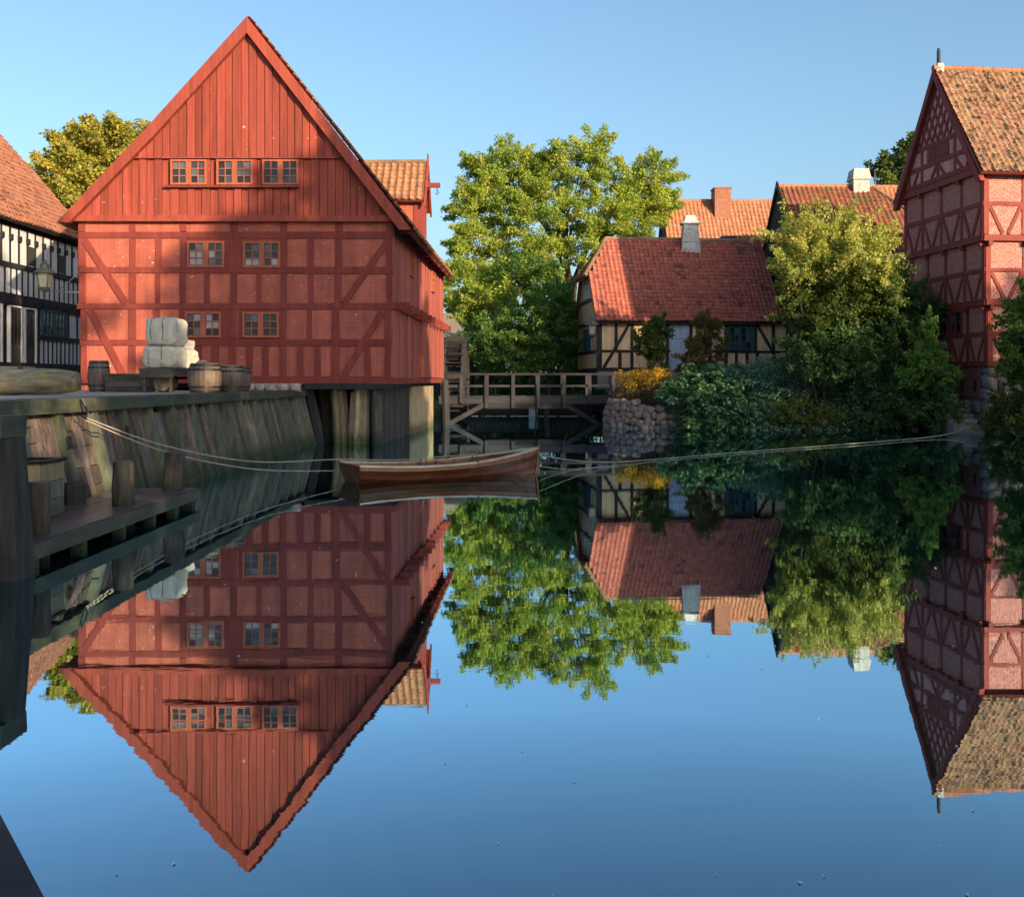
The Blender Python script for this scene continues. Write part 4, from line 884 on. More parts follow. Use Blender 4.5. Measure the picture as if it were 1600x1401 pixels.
# ================================================================ footbridge, weir, wheel
br = thing('footbridge', 'grey weathered timber footbridge with post and rail sides across the mill stream', 'footbridge', (.8, 47, 0))
BY = 46.3; BZ = 1.28
def bx_(x): return PX(x, BY)
for k in range(42):
    a = bx_(686)+k*.205; mb = MB(); box(mb, a, a+.195, BY-.05, BY+1.75, BZ-.05, BZ+rnd.uniform(0, .012), .003); mb.build('deck_plank', 'bridge_wood', br)
for y, nm in ((BY, 0), (BY+1.6, 1)):
    for x in (721, 760, 802, 841, 881, 921, 958):
        z0 = PZ(637, BY) if x in (760, 802, 841, 881) else PZ(629, BY)
        mb = MB(); box(mb, bx_(x)-.075, bx_(x)+.075, y-.16, y-.06, z0, PZ(586, BY), .012); mb.build('post', 'bridge_post', br)
    for z in (PZ(584.5, BY), PZ(603, BY)):
        mb = MB(); box(mb, bx_(690), bx_(968), y-.17 if z > 2 else y-.058, y-.03 if z > 2 else y, z-.045, z+.045, .012); mb.build('rail', 'bridge_wood', br)
    mb = MB(); box(mb, bx_(686), bx_(975), y-.055, y+.1, BZ-.36, BZ-.052, .01); mb.build('girder', 'bridge_wood', br)
    mb = MB(); box(mb, bx_(757), bx_(884), y-.05, y+.1, BZ-.58, BZ-.365, .01); mb.build('girder', 'bridge_wood', br)
    for x0, x1 in ((698, 757), (938, 884)):
        mb = MB(); beam(mb, (bx_(x0), y, PZ(664, BY)), (bx_(x1), y, PZ(632, BY)), .16, .2); mb.build('strut', 'bridge_wood', br)
wr = thing('weir', 'low dark timber weir with water spilling over it under the footbridge', 'weir', (.5, 57.9, 0))
for k in range(24):
    a = -4.4+k*.405; mb = MB(); box(mb, a, a+.395, 57.8, 58.2, -.5, .70+(0 if 13 <= k <= 14 else .22), .01); mb.build('board', 'old_pile', wr)
m_, n_, l_, b_ = _nt('white_water'); b_.inputs['Base Color'].default_value = (.62, .68, .74, 1); b_.inputs['Roughness'].default_value = .25; vv_ = coords(n_, l_, (6, 6, .6)); nn_ = noise(n_, l_, vv_, 6, 4); bump(n_, l_, b_, nn_.outputs[0], .8, .04)
tag_w = MB(); vs = []; fs = []
for i in range(13):
    x = .95+i*.04; 
    for j, (dy, z) in enumerate(((.3, .73), (.0, .74), (-.16, .62), (-.24, .3), (-.28, .0))): vs.append((x, 57.78+dy+rnd.uniform(-.01, .01), z+rnd.uniform(-.008, .008)))
for i in range(12):
    for j in range(4): fs.append((i*5+j, (i+1)*5+j, (i+1)*5+j+1, i*5+j+1))
tag_w.add(vs, fs); tag_w.build('falling_water', 'white_water', wr, True)
mb = MB()
for k in range(90):
    x = rnd.gauss(1.2, 1.7); y = 57.2+rnd.uniform(-.5, .4); s = rnd.uniform(.04, .16); lathe(mb, [(s, .002), (s*.7, .02), (s*.15, .03)], 7, (x, y, 0))
o = mb.build('foam', 'white_water', wr); o['kind'] = 'stuff'
ww = thing('mill_waterwheel', 'dark mossy water wheel behind the mill, seen edge on', 'water wheel', (-2.85, 51.6, 0)); wc = Vector((-2.85, 51.6, 2.15)); WR = 1.95
for s in (-.5, .5):
    mb = MB(); N = 24; ring = [wc+Vector((s, math.sin(2*math.pi*k/N)*WR, math.cos(2*math.pi*k/N)*WR)) for k in range(N)]
    for k in range(N): beam(mb, ring[k], ring[(k+1) % N], .08, .26, (1, 0, 0))
    mb.build('rim', 'dark_wood', ww)
    for k in range(8):
        a = 2*math.pi*k/8; mb = MB(); beam(mb, wc+Vector((s, 0, 0)), wc+Vector((s, math.sin(a)*WR, math.cos(a)*WR)), .1, .12, (1, 0, 0)); mb.build('spoke', 'dark_wood', ww)
for k in range(28):
    a = 2*math.pi*(k+.5)/28; d = Vector((0, math.sin(a), math.cos(a))); c = wc+d*(WR-.05); mb = MB(); beam(mb, c-Vector((.46, 0, 0)), c+Vector((.46, 0, 0)), .36, .035, tuple(Vector((1, 0, 0)).cross(d))); mb.build('paddle', 'dark_wood', ww)
mb = MB(); tube(mb, [wc-Vector((.9, 0, 0)), wc+Vector((.7, 0, 0))], .16, 10); mb.build('axle', 'dark_wood', ww)
sh = thing('mill_shed', 'small shed with a grey hipped roof behind the water wheel', 'shed', (-4.2, 61, 1.5)); mb = MB(); box(mb, -6.2, -2.9, 59.2, 63, 1.0, 4.4); mb.build('wall', 'dark_wall', sh)
mb = MB(); mb.add([(-6.5, 58.8, 4.3), (-2.4, 58.8, 4.3), (-2.4, 63.4, 4.3), (-6.5, 63.4, 4.3), (-5.6, 61, 6.0), (-3.6, 61, 6.0)], [(0, 1, 5, 4), (1, 2, 5), (2, 3, 4, 5), (3, 0, 4)]); mb.build('roof', 'thatch', sh)

# ================================================================ generic roof helper for gabled houses
def plane_tiles(parent, a, b, c, d, mat, **k):      # a,b eave left/right, d,c ridge left/right
    a, b, c, d = map(Vector, (a, b, c, d)); slab(parent, a, b, c, d, .12, 'dark_wood' if mat != 'tile_orange' else 'tile_orange', 'roof_slab')
    tiles(parent, a, b-a, d-a, (b-a).length, (d-a).length, mat, **k)
def brick_stack(parent, x0, x1, y0, y1, z0, z1, mat, name='chimney', cap=True):
    mb = MB(); box(mb, x0, x1, y0, y1, z0, z1, .015); o = mb.build(name, mat, parent)
    if cap:
        mb = MB(); box(mb, x0-.07, x1+.07, y0-.07, y1+.07, z1-.28, z1-.14, .01); mb.build('collar', mat, o)
        mb = MB(); box(mb, x0-.03, x1+.03, y0-.03, y1+.03, z1+.002, z1+.08, .01); mb.build('cap', mat, o)
    return o
def brick_fill(parent, F, rects, mat, bw=.23, bh=.066, pitch_u=.245, pitch_z=.079, d=.0, name='bricks', th=.05, seed=1):
    """real brick courses for small bricks, joined"""
    r = random.Random(seed); mb = MB(); A = []
    for (a, b, z0, z1) in rects:
        n = int((z1-z0)/pitch_z); 
        for i in range(n):
            z = z0+.008+i*(z1-z0)/n; u = a-(pitch_u/2 if i % 2 else 0); v_ = None
            while u < b:
                p, q = max(u, a), min(u+bw, b)
                if q-p > .03: fbox(mb, F, p, q, z, z+bh, d-th, d+r.uniform(-.004, .006)); A += [r.random()]*8
                u += pitch_u
    o = mb.build(name, mat, parent); at = o.data.attributes.new('var', 'FLOAT', 'POINT'); at.data.foreach_set('value', np.array(A, dtype=np.float32)); o['kind'] = 'stuff'; return o

# ================================================================ yellow cottage
ca = R(6); CO = Vector((4.28, 50.3, 0)); cu = Vector((math.cos(ca), math.sin(ca), 0)); cv = Vector((-math.sin(ca), math.cos(ca), 0)); CLn, CDp = 9.2, 6.2
cot = thing('cottage', 'low yellow half-timbered cottage with a red tiled half-hipped roof behind the bridge', 'house', tuple(CO+cu*4.6+cv*3.1+Vector((0, 0, 2.3))))
FC = Fr(CO, cu, -cv); FG = Fr(CO, cv, -cu)
def cux(x, y=50.5):   # along the front from a picture column
    k = (x-800)/1600; return (k*CO.y-CO.x)/(cu.x-k*cu.y)
cz0, cz1, czr = 2.5, 4.95, PZ(548.5, 50.5)
S_ = .16
up_ = [932.5, 960, 985, 1012, 1040, 1077, 1106, 1132, 1178, 1206, 1228]
def pst(xs): return [(cux(x)+.0, cux(x)+S_) for x in xs]
frame_wall(cot, FC, [(czr+.05, cz1, pst(up_)), (cz0+.1, czr-.07, pst([932.5, 966, 985, 1012, 1040, 1077, 1106, 1132, 1148, 1165, 1181, 1206, 1228]))], 'tar_timber', 'cottage_panel')
rails(cot, FC, [(0, CLn, czr-.07, czr+.05), (0, CLn, cz1-.14, cz1+.06), (0, CLn, cz0-.06, cz0+.12)], 'tar_timber')
braces(cot, FC, [((cux(985), cz1-.1), (cux(943), cz0+.1)), ((cux(1182), cz1-.12), (cux(1207), czr))], 'tar_timber', .15)
fbox(MB(), FC, -.05, CLn+.05, 1.6, cz0-.065, -.3, .08).build('plinth', 'stone', cot)
fbox(MB(), FC, cux(1134), cux(1178)-.0, czr+.05, cz1-.14, -.1, .03).build('window_board', 'teal_paint', cot)
window(cot, FC, cux(1140), cux(1172), PZ(544, 50.8), PZ(512, 50.8), 2, 3, 2, 'teal_paint', .08, .04, .07, .12)
dr = fbox(MB(), FC, cux(1044), cux(1077), 2.4, cz1-.15, -.1, .02).build('door', 'blue_door', cot)
for z0_, z1_ in ((2.5, 3.2), (3.3, 3.95), (4.05, 4.7)): fbox(MB(), FC, cux(1047), cux(1074), z0_, z1_, 0, .05).build('door_panel', 'blue_door', dr)
# gable of close upright boards
def gz(v_): return min(7.35, 5.0+min(v_, CDp-v_)*1.42)
v_ = 0.0
while v_ < CDp:
    w_ = rnd.uniform(.14, .19); a_, e_ = v_, min(v_+w_-.035, CDp); v_ += w_; 
    fpoly(MB(), FG, [(a_, cz0+.1), (e_, cz0+.1), (e_, gz(e_)), (a_, gz(a_))], -.06, .02).build('gable_board', 'cottage_board', cot)
mb = MB(); fpoly(mb, FG, [(0.05, 1.6), (CDp-.05, 1.6), (CDp-.05, 5.0), (CDp-1.7, 7.35), (1.7, 7.35), (.05, 5.0)], -.2, -.07); mb.build('gable_wall', 'tar_timber', cot)
rails(cot, FG, [(0, CDp, cz0-.05, cz0+.12), (0, CDp, czr-.08, czr+.08), (0, CDp, cz1-.15, cz1+.05), (.85, CDp-.85, 6.0, 6.18)], 'tar_timber', .05)
rails(cot, FG, [(-.02, .15, cz0, cz1), (CDp-.15, CDp, cz0, cz1)], 'tar_timber', .045, name='post')
window(cot, FG, 2.2, 3.9, 3.55, 4.6, 2, 3, 2, 'teal_paint', .07, .04, .07, .1); window(cot, FG, 2.6, 3.5, 6.3, 7.15, 2, 3, 1, 'white_frame', .06, .035, .07)
mb = MB(); fbox(mb, Fr(CO+cv*.3, cu, -cv), .3, CLn, 1.6, cz1, -.3, .14); mb.build('hidden_core', 'dark_wood', cot)  # hidden core added so light cannot pass the cottage front
def cp_(u, v, z): return CO+cu*u+cv*v+Vector((0, 0, z))
ZE, ZR_ = 4.88, 9.35; RD = CDp/2; hipz = 7.35; hipv = (hipz-ZE)/(ZR_-ZE)*(RD+.3)-.3; HU = .95
def cl_(u, v):     # left edge: verge up to the half hip, then the hip line
    f = v/math.hypot(RD+.3, ZR_-ZE); f0 = (hipz-ZE)/(ZR_-ZE); return u > (0 if f < f0 else (f-f0)/(1-f0)*(HU+.2))
ea, eb, ec, ed = cp_(-.22, -.32, ZE), cp_(CLn+.05, -.32, ZE), cp_(CLn+.05, RD, ZR_), cp_(-.22, RD, ZR_)
mb = MB(); h0 = cp_(-.22, hipv, hipz); h1 = cp_(HU, RD, ZR_); h2 = cp_(-.22, CDp-hipv, hipz); mb.add([ea, eb, ec, h1, h0], [(0, 1, 2, 3, 4)]); dn_ = Vector((0, 0, -.12)); mb.add([p+dn_ for p in (ea, eb, ec, h1, h0)], [(4, 3, 2, 1, 0)]); mb.build('roof_slab', 'dark_wood', cot)
tiles(cot, ea, eb-ea, ed-ea, (eb-ea).length, (ed-ea).length, 'tile_red', .235, .262, cl_, 300, lambda c: c[1]+abs(c[0]-4)*.15, 21, .06)
mb = MB(); be0, be1 = cp_(-.22, CDp+.32, ZE), cp_(CLn+.05, CDp+.32, ZE); mb.add([be0, be1, ec, h1, h2], [(4, 3, 2, 1, 0)]); mb.build('roof_slab', 'tile_red', cot)
mb = MB(); l0 = cp_(-.45, hipv-.05, hipz-.12); l1 = cp_(-.45, CDp-hipv+.05, hipz-.12); mb.add([l0, l1, h1+Vector((0, 0, .05))], [(0, 2, 1)]); mb.add([p-Vector((0, 0, .1)) for p in (l0, l1, h1)], [(0, 1, 2)]); mb.build('hip_slab', 'tile_red', cot)
tiles(cot, l1, l0-l1, (h1-(l0+l1)/2), (l0-l1).length, (h1-(l0+l1)/2).length, 'tile_red', .235, .262, lambda u, v: min(u, (l0-l1).length-u) > v/((h1-(l0+l1)/2).length)*(l0-l1).length/2, 0, None, 5, .02)
ridge_tiles(cot, h1+Vector((0, 0, .05)), ec+Vector((0, 0, .03)), 'ridge', .11, .36); ridge_tiles(cot, l0+Vector((0, 0, .05)), h1+Vector((0, 0, .06)), 'ridge', .11, .36); ridge_tiles(cot, ea+Vector((0, 0, .02)), h0+Vector((0, 0, .05)), 'ridge', .045, .4)
c_ = cp_(5.4, RD-.2, 0); kx_ = c_.x; ky_ = c_.y
mb = MB(); zb_ = 8.35
for (w0, w1, za, zb) in ((.50, .46, zb_, 9.25), (.44, .42, 9.25, 9.75), (.40, .36, 9.75, 10.25), (.36, .24, 10.25, 10.62)): hexa(mb, [(kx_-w0, ky_-w0*.8, za), (kx_+w0, ky_-w0*.8, za), (kx_+w0, ky_+w0*.8, za), (kx_-w0, ky_+w0*.8, za)], [(kx_-w1, ky_-w1*.8, zb), (kx_+w1, ky_-w1*.8, zb), (kx_+w1, ky_+w1*.8, zb), (kx_-w1, ky_+w1*.8, zb)])
ck = mb.build('chimney', 'chimney_white', cot)
for za in (9.28, 10.22): 
    mb = MB(); box(mb, kx_-.48, kx_+.48, ky_-.4, ky_+.4, za-.06, za+.05, .01); mb.build('collar', 'chimney_white', ck)
lp = CO+cu*(-.42)-cv*.35; lantern('white-capped lantern on a curved iron arm at the yellow cottage corner', (lp.x, lp.y, PZ(523, 50)), tuple(CO+Vector((-.02, -.03, PZ(548, 50)))), 1.05, 'lamp_iron', None, True)

# ================================================================ houses behind
# dark gabled house right of the cottage
X0, X1, Y0, Y1 = 13.75, 22.0, 48.6, 57.2; ze, zr2 = 7.35, 11.95; ym = (Y0+Y1)/2
dh = thing('dark_gable_house', 'tall house with a dark boarded gable and red roof, between cottage and right house', 'house', (17.5, 53, 2.3))
FT = Fr((0, Y0, 0), (1, 0, 0), (0, -1, 0)); FTg = Fr((X0, 0, 0), (0, 1, 0), (-1, 0, 0))
k = 0; y_ = Y0
while y_ < Y1:
    a_, e_ = y_, min(y_+.31, Y1); y_ += .32; f = lambda q: ze+(1-abs(q-ym)/(ym-Y0))*(zr2-ze)
    fpoly(MB(), FTg, [(a_, 2.2), (e_, 2.2), (e_, f(e_)), (a_, f(a_))], -.05, rnd.uniform(0, .02)).build('gable_board', 'dark_wall', dh)
frame_wall(dh, FT, [(5.0, ze, [(X0+.9*i, X0+.9*i+.18) for i in range(10)]), (2.3, 4.7, [(X0+.9*i, X0+.9*i+.18) for i in range(10)])], 'tar_timber', 'cottage_panel')
rails(dh, FT, [(X0, X1, 4.7, 5.0), (X0, X1, ze-.15, ze+.1), (X0, X1, 2.2, 2.4)], 'tar_timber')
mb = MB(); box(mb, X0+.1, X1, Y0+.2, Y1, 2.2, ze); mb.build('hidden_core', 'dark_wood', dh)  # unseen filling box, added to stop light behind the panels
for x in (1402, 1428): window(dh, FT, PX(x, 48.6), PX(x+16, 48.6), PZ(468, 48.6), PZ(430, 48.6), 2, 3, 1, 'teal_paint', .08, .04, .06)
a_, b_, c_, d_ = Vector((X0-.1, Y0-.35, ze-.05)), Vector((X1+.6, Y0-.35, ze-.05)), Vector((X1-3.4, ym, zr2)), Vector((X0-.1, ym, zr2))
mb = MB(); mb.add([a_, b_, c_, d_], [(0, 1, 2, 3)]); mb.add([p-Vector((0, 0, .12)) for p in (a_, b_, c_, d_)], [(3, 2, 1, 0)]); mb.build('roof_slab', 'dark_wood', dh)
Wd = (b_-a_).length; Ld = (d_-a_).length
tiles(dh, a_, b_-a_, d_-a_, Wd, Ld, 'tile_dull', .25, .30, lambda u, v: u < Wd-(v/Ld)*4.0, 0, None, 31, .07)
e1_, e2_ = Vector((X0-.1, Y1+.35, ze-.05)), Vector((X1+.6, Y1+.35, ze-.05)); mb = MB(); mb.add([e1_, e2_, c_, d_], [(3, 2, 1, 0)]); mb.add([b_, e2_, c_], [(0, 1, 2)]); mb.build('roof_slab', 'tile_dull', dh)
ridge_tiles(dh, d_+Vector((0, 0, .06)), c_+Vector((0, 0, .04)), 'tile_orange', .12); ridge_tiles(dh, b_+Vector((0, 0, .05)), c_+Vector((0, 0, .04)), 'ridge', .12)
mb = MB(); fpoly(mb, FTg, [(Y0-.4, ze-.15), (Y0-.4, ze+.12), (ym, zr2+.32), (ym, zr2-.02)], .02, .10); fpoly(mb, FTg, [(Y1+.4, ze-.15), (Y1+.4, ze+.12), (ym, zr2+.32), (ym, zr2-.02)], .02, .10); mb.build('barge_board', 'tar_timber', dh)
wc_ = brick_stack(dh, PX(1330, 52.9), PX(1354, 52.9), 52.5, 53.4, 11.2, 12.55, 'chimney_white', cap=False); mb = MB(); x0_, x1_ = PX(1328, 52.9), PX(1356.5, 52.9); xm_ = (x0_+x1_)/2
hexa(mb, [(x0_, 52.42, 12.3), (x1_, 52.42, 12.3), (x1_, 53.48, 12.3), (x0_, 53.48, 12.3)], [(x0_+.1, 52.5, 12.86), (x1_-.1, 52.5, 12.86), (x1_-.1, 53.4, 12.86), (x0_+.1, 53.4, 12.86)]); mb.build('cap', 'chimney_white', wc_)
# orange roofed house far behind
def far_house(name, label, x0, x1, yf, yr, ze, zr, tile, wall='dark_wall', verge=None, tw=.26, seed=41):
    t = thing(name, label, 'house', ((x0+x1)/2, yr, 2.3)); yb = 2*yr-yf; mb = MB(); box(mb, x0+.15, x1-.1, yf+.3, yb-.3, 2.2, ze); mb.build('wall', wall, t)
    Fg = Fr((x0+.15, 0, 0), (0, 1, 0), (-1, 0, 0)); mb = MB(); fpoly(mb, Fg, [(yf+.3, ze-.2), (yb-.3, ze-.2), (yr, zr-.25)], -.2, 0.01); mb.build('gable', wall, t)
    plane_tiles(t, (x0, yf, ze), (x1, yf, ze), (x1, yr, zr), (x0, yr, zr), tile, tw=tw, tl=.36, seed=seed, wave=.06)
    slab(t, Vector((x0, yb, ze)), Vector((x1, yb, ze)), Vector((x1, yr, zr)), Vector((x0, yr, zr)), .12, tile)
    ridge_tiles(t, (x0, yr, zr+.05), (x1, yr, zr+.05), tile, .13, .42)
    if verge:
        mb = MB(); fpoly(mb, Fr((x0, 0, 0), (0, 1, 0), (-1, 0, 0)), [(yf-.1, ze-.1), (yf-.1, ze+.15), (yr, zr+.2), (yr, zr-.1)], .0, .14); mb.build('verge_board', verge, t)
    return t
oh = far_house('town_house', 'house with a sunlit orange tiled roof and brick chimney behind the cottage', 10.1, 21.5, 64.6, 69, 8.4, 14.05, 'tile_orange')
ch_ = brick_stack(oh, PX(1112.5, 69), PX(1137, 69), 68.0, 69.2, 12.6, 14.75, 'mortar', cap=False)
for Fb, a_, b_ in ((Fr((0, 68.0, 0), (1, 0, 0), (0, -1, 0)), PX(1112.5, 69), PX(1137, 69)), (Fr((PX(1112.5, 69), 0, 0), (0, 1, 0), (-1, 0, 0)), 68.0, 69.2)): brick_fill(ch_, Fb, [(a_, b_, 12.7, 14.72)], 'chimney_brick', d=.02, name='bricks')
mb = MB(); box(mb, PX(1112.5, 69)-.06, PX(1137, 69)+.06, 67.94, 69.26, 14.755, 14.85); mb.build('cap', 'chimney_brick', ch_)
fr_ = far_house('gabled_house', 'far house with a sunlit orange roof and pale verge left of the right house', 22.2, 31, 59.5, 62.5, 9.2, 13.75, 'tile_orange', 'dark_wall', 'white_frame', .26, 43)
mb = MB(); tube(mb, [(22.15, 62.5, 13.8), (22.15, 62.5, 14.9)], [.05, .02], 6); lathe(mb, [(.02, .25), (.1, .35), (.02, .45)], 8, (22.15, 62.5, 13.9)); mb.build('finial', 'lamp_iron', fr_)
sl_ = thing('small_house', 'low red roof tucked behind the cottage ridge, left of the dark gable', 'house', (12.0, 58.5, 2.3)); mb = MB(); box(mb, 11.2, 13.6, 57.3, 60, 2.2, 9.2); mb.build('wall', 'dark_wall', sl_)
plane_tiles(sl_, (11.0, 57.2, 9.0), (13.7, 57.2, 9.0), (13.7, 58.7, 10.3), (12.0, 58.7, 10.3), 'tile_dull', clip=lambda u, v: u > v*.55, seed=44)

# ================================================================ left black and white house
XW = -17.3; Y0, Y1 = 31.5, 41.6
bh = thing('black_white_house', 'black and white half-timbered house with tiled roof at the left edge', 'house', (-19.5, 36.5, 1.6))
FB = Fr((XW, 0, 0), (0, 1, 0), (1, 0, 0))
z_ = dict(g=1.6, pl=2.5, dt=4.55, b1=4.95, m0=5.85, m1=6.03, e=7.5)
rails(bh, FB, [(Y0, Y1, z_['dt'], z_['b1']), (Y0, Y1, z_['m0'], z_['m1']), (Y0, Y1, 7.25, z_['e']), (Y0, Y1, z_['pl']-.1, z_['pl']+.08)], 'house_timber', .05)
fbox(MB(), FB, Y0, Y1, z_['g']-.2, z_['pl']-.1, -.3, .06).build('plinth', 'house_timber', bh)
up = [(Y0+.62*i, Y0+.62*i+.13) for i in range(17)]; mid = [(Y0+.42*i, Y0+.42*i+.10) for i in range(24)]; lo = [(40.05, 40.2), (40.5, 40.68), (41.0, 41.18), (41.42, 41.6)]
wide = {3: 1, 7: 1, 11: 1}
frame_wall(bh, FB, [(z_['m1'], 7.25, up), (z_['b1'], z_['m0'], mid), (3.62, z_['dt'], [(37.3, 37.5), (39.75, 40.0), (40.65, 40.8), (41.42, 41.6)]), (z_['pl']+.08, 3.45, [(37.3, 37.5)]+[(37.5+.36*i+.27, 37.5+.36*i+.36) for i in range(11)])], 'house_timber', 'white_panel', dt=.012)
rails(bh, FB, [(37.3, Y1, 3.45, 3.62)], 'house_timber', .05)
for i in (4, 8, 12): fbox(MB(), FB, up[i][1]-.02, up[i+1][0]+.02, 6.08, 6.75, -.05, .02).build('shutter', 'door_dark', bh)
for (a_, e_) in up: fbox(MB(), FB, (a_+e_)/2-.09, (a_+e_)/2+.09, 6.8, 7.0, 0, .09).build('bracket', 'house_timber', bh)
for i in range(17): fbox(MB(), FB, Y0+.62*i+.03, Y0+.62*i+.21, 4.62, 4.82, 0, .10).build('joist_end', 'house_timber', bh)
window(bh, FB, 37.65, 39.6, 3.68, 4.5, 3, 3, 2, 'teal_paint', .08, .035, .05, .14)
for a_, e_ in ((33.2, 34.6), (35.25, 36.05), (36.35, 37.1)):
    dd = fbox(MB(), FB, a_, e_, z_['pl']+.08, z_['dt']-.05, -.05, .01).build('door', 'door_dark', bh)
    for p, q in ((a_-.09, a_), (e_, e_+.09)): fbox(MB(), FB, p, q, z_['pl']+.08, z_['dt']-.05, -.05, .06).build('door_frame', 'white_frame', dd)
    fbox(MB(), FB, a_-.09, e_+.09, z_['dt']-.05, z_['dt']+.0, -.05, .065).build('door_head', 'white_frame', dd); fbox(MB(), FB, a_+.1, e_-.1, 3.2, z_['dt']-.15, 0, .02).build('pane', 'glass', dd)
    for q in (1/3, 2/3): fbox(MB(), FB, a_+(e_-a_)*q-.02, a_+(e_-a_)*q+.02, 3.2, z_['dt']-.15, 0, .04).build('bar', 'door_dark', dd)
mb = MB(); box(mb, -26, XW-.12, Y0, Y1-.05, 1.5, 7.45); mb.build('hidden_core', 'house_timber', bh)  # hidden box added to block light inside the house
a_, b_, c_, d_ = Vector((XW+.38, Y0, 7.42)), Vector((XW+.38, Y1+.15, 7.42)), Vector((XW-4.3, Y1+.15, 12.7)), Vector((XW-4.3, Y0, 12.7))
plane_tiles(bh, b_, a_, d_, c_, 'tile_brown', tw=.25, tl=.3, seed=51, wave=.05)
mb = MB(); mb.add([c_, d_, Vector((XW-9, Y0, 7.4)), Vector((XW-9, Y1, 7.4))], [(0, 1, 2, 3)]); mb.build('roof_slab', 'tile_brown', bh); ridge_tiles(bh, c_, d_, 'tile_brown')
mb = MB(); fpoly(mb, Fr((0, Y1, 0), (1, 0, 0), (0, -1, 0)), [(XW-.3, 7.3), (XW-4.3, 12.4), (XW-8, 7.3)], -.1, 0); mb.build('gable', 'house_timber', bh)

# ================================================================ the big red house at the right
ra = R(6); RN = Vector((17.64, 38.0, 0)); gu = Vector((-math.sin(ra), math.cos(ra), 0)); lu = Vector((math.cos(ra), math.sin(ra), 0)); W_, LL = 5.2, 7.5
rh = thing('manor_house', 'tall red half-timbered brick house with jettied gable and mossy tiled roof at the right edge', 'house', tuple(RN+gu*2.6+lu*3+Vector((0, 0, .5))))
for (za, zb, off, sd) in ((2.66, 4.75, 0, 1), (4.98, 7.10, .18, 2), (7.34, 9.60, .36, 3)):
    G = Fr(RN-lu*off-gu*off, gu, -lu); Ln = Fr(RN-lu*off-gu*off, lu, -gu); Wg = W_+off*2; Lg = LL+off
    rail_ = za+(zb-za)*.50; tw_ = .17; brs = []; 
    for F_, wid, nb in ((G, Wg, 4), (Ln, Lg, 5)):
        xs = [wid*i/nb for i in range(nb+1)]; ps = [(max(0, x-tw_/2) if 0 < x < wid else (0 if x == 0 else wid-tw_), 0) for x in xs]; ps = [(a, a+(tw_ if 0 < a < wid-tw_-.01 else tw_*1.15)) for a, _ in ps]
        for (a, b) in ps: fbox(MB(), F_, a, b, za, zb, -.15, .03+rnd.uniform(0, .006), .006).build('post', 'manor_timber', rh)
        for i in range(nb):
            a, b = ps[i][1], ps[i+1][0]; plast = (i == 0 and sd == 3 and F_ is G) or (F_ is Ln and i == 1 and sd == 2)
            for (p, q) in ((za, rail_-.08), (rail_+.08, zb)): fbox(MB(), F_, a-.004, b+.004, p-.004, q+.004, -.14, -.012).build('infill_panel', 'manor_mortar', rh)
            brs.append((F_, [(a, b, za+.005, rail_-.085), (a, b, rail_+.085, zb-.01)]))
            m_ = (a+b)/2; braces(rh, F_, [((a+.03, rail_-.08), (m_-.10, za+.02)), ((b-.03, rail_-.08), (m_+.10, za+.02))], 'manor_timber', .13, .036)
        rails(rh, F_, [(-.02, wid, rail_-.08, rail_+.08)], 'manor_timber', .04)
        rails(rh, F_, [(-.22 if sd < 3 else -.1, wid, zb+.0, zb+.235)], 'manor_timber', .16, .3)
        for x in xs:
            b = min(max(x, .1), wid-.1); fbox(MB(), F_, b-.08, b+.08, zb-.16, zb-.003, .0, .2).build('joist_end', 'manor_timber', rh)
    for q, (F_, rc) in enumerate(brs): brick_fill(rh, F_, rc, 'manor_brick', d=.004, seed=sd*10+q)
    mb = MB(); o_ = RN-lu*(off-.16)-gu*(off-.16); p_ = [o_, o_+lu*(LL-.1), o_+lu*(LL-.1)+gu*(W_-.2), o_+gu*(W_-.2)]; hexa(mb, [p+Vector((0, 0, za-.1)) for p in p_], [p+Vector((0, 0, zb+.2)) for p in p_]); mb.build('hidden_core', 'manor_mortar', rh)  # unseen core per storey, added to keep light from passing through
G = Fr(RN, gu, -lu)
for u in (1.75, 2.75): window(rh, G, u, u+.72, 3.85, 4.6, 2, 2, 1, 'manor_timber', .07, .04, .05)
# gable triangle
GO = Fr(RN-lu*.5-gu*.36, gu, -lu); Wg = W_+.72; zg0, zap = 9.84, 14.2; mid_ = Wg/2
def ge(z): return (z-zg0)/(zap-zg0)*mid_          # left edge u at height z
mb = MB(); fpoly(mb, GO, [(.05, zg0), (Wg-.05, zg0), (mid_, zap-.08)], -.15, 0); mb.build('gable_panel', 'manor_plaster', rh)
for z in (zg0+.1, 10.62, 11.38):
    fbox(MB(), GO, ge(z)+.05, Wg-ge(z)-.05, z-.09, z+.09, -.1, .045).build('beam', 'manor_timber', rh)
for u in (mid_-1.25, mid_, mid_+1.25):
    fbox(MB(), GO, u-.08, u+.08, zg0+.19, 11.29 if u != mid_ else 11.29, -.1, .035).build('post', 'manor_timber', rh)
for a, b in (((mid_-.05, 10.5), (mid_-.5, zg0+.2)), ((mid_+.05, 10.5), (mid_+.5, zg0+.2)), ((mid_-1.3, 10.5), (mid_-1.75, zg0+.2)), ((mid_+1.55, 10.5), (mid_+1.9, zg0+.2)), ((ge(10.5)+.25, 10.45), (ge(10)+.75, zg0+.2)), ((Wg-ge(10.5)-.2, 10.45), (Wg-ge(10)-.6, zg0+.2))): braces(rh, GO, [(a, b)], 'manor_timber', .12)
for a in (mid_-.78, mid_+.14):
    fbox(MB(), GO, a-.05, a+.69, 10.74, 11.27, -.1, .028).build('shutter_frame', 'manor_timber', rh)
    for q in range(3): fbox(MB(), GO, a+q*.215, a+q*.215+.205, 10.78, 11.23, 0, .034+rnd.uniform(0, .008)).build('shutter_board', 'manor_timber', rh)
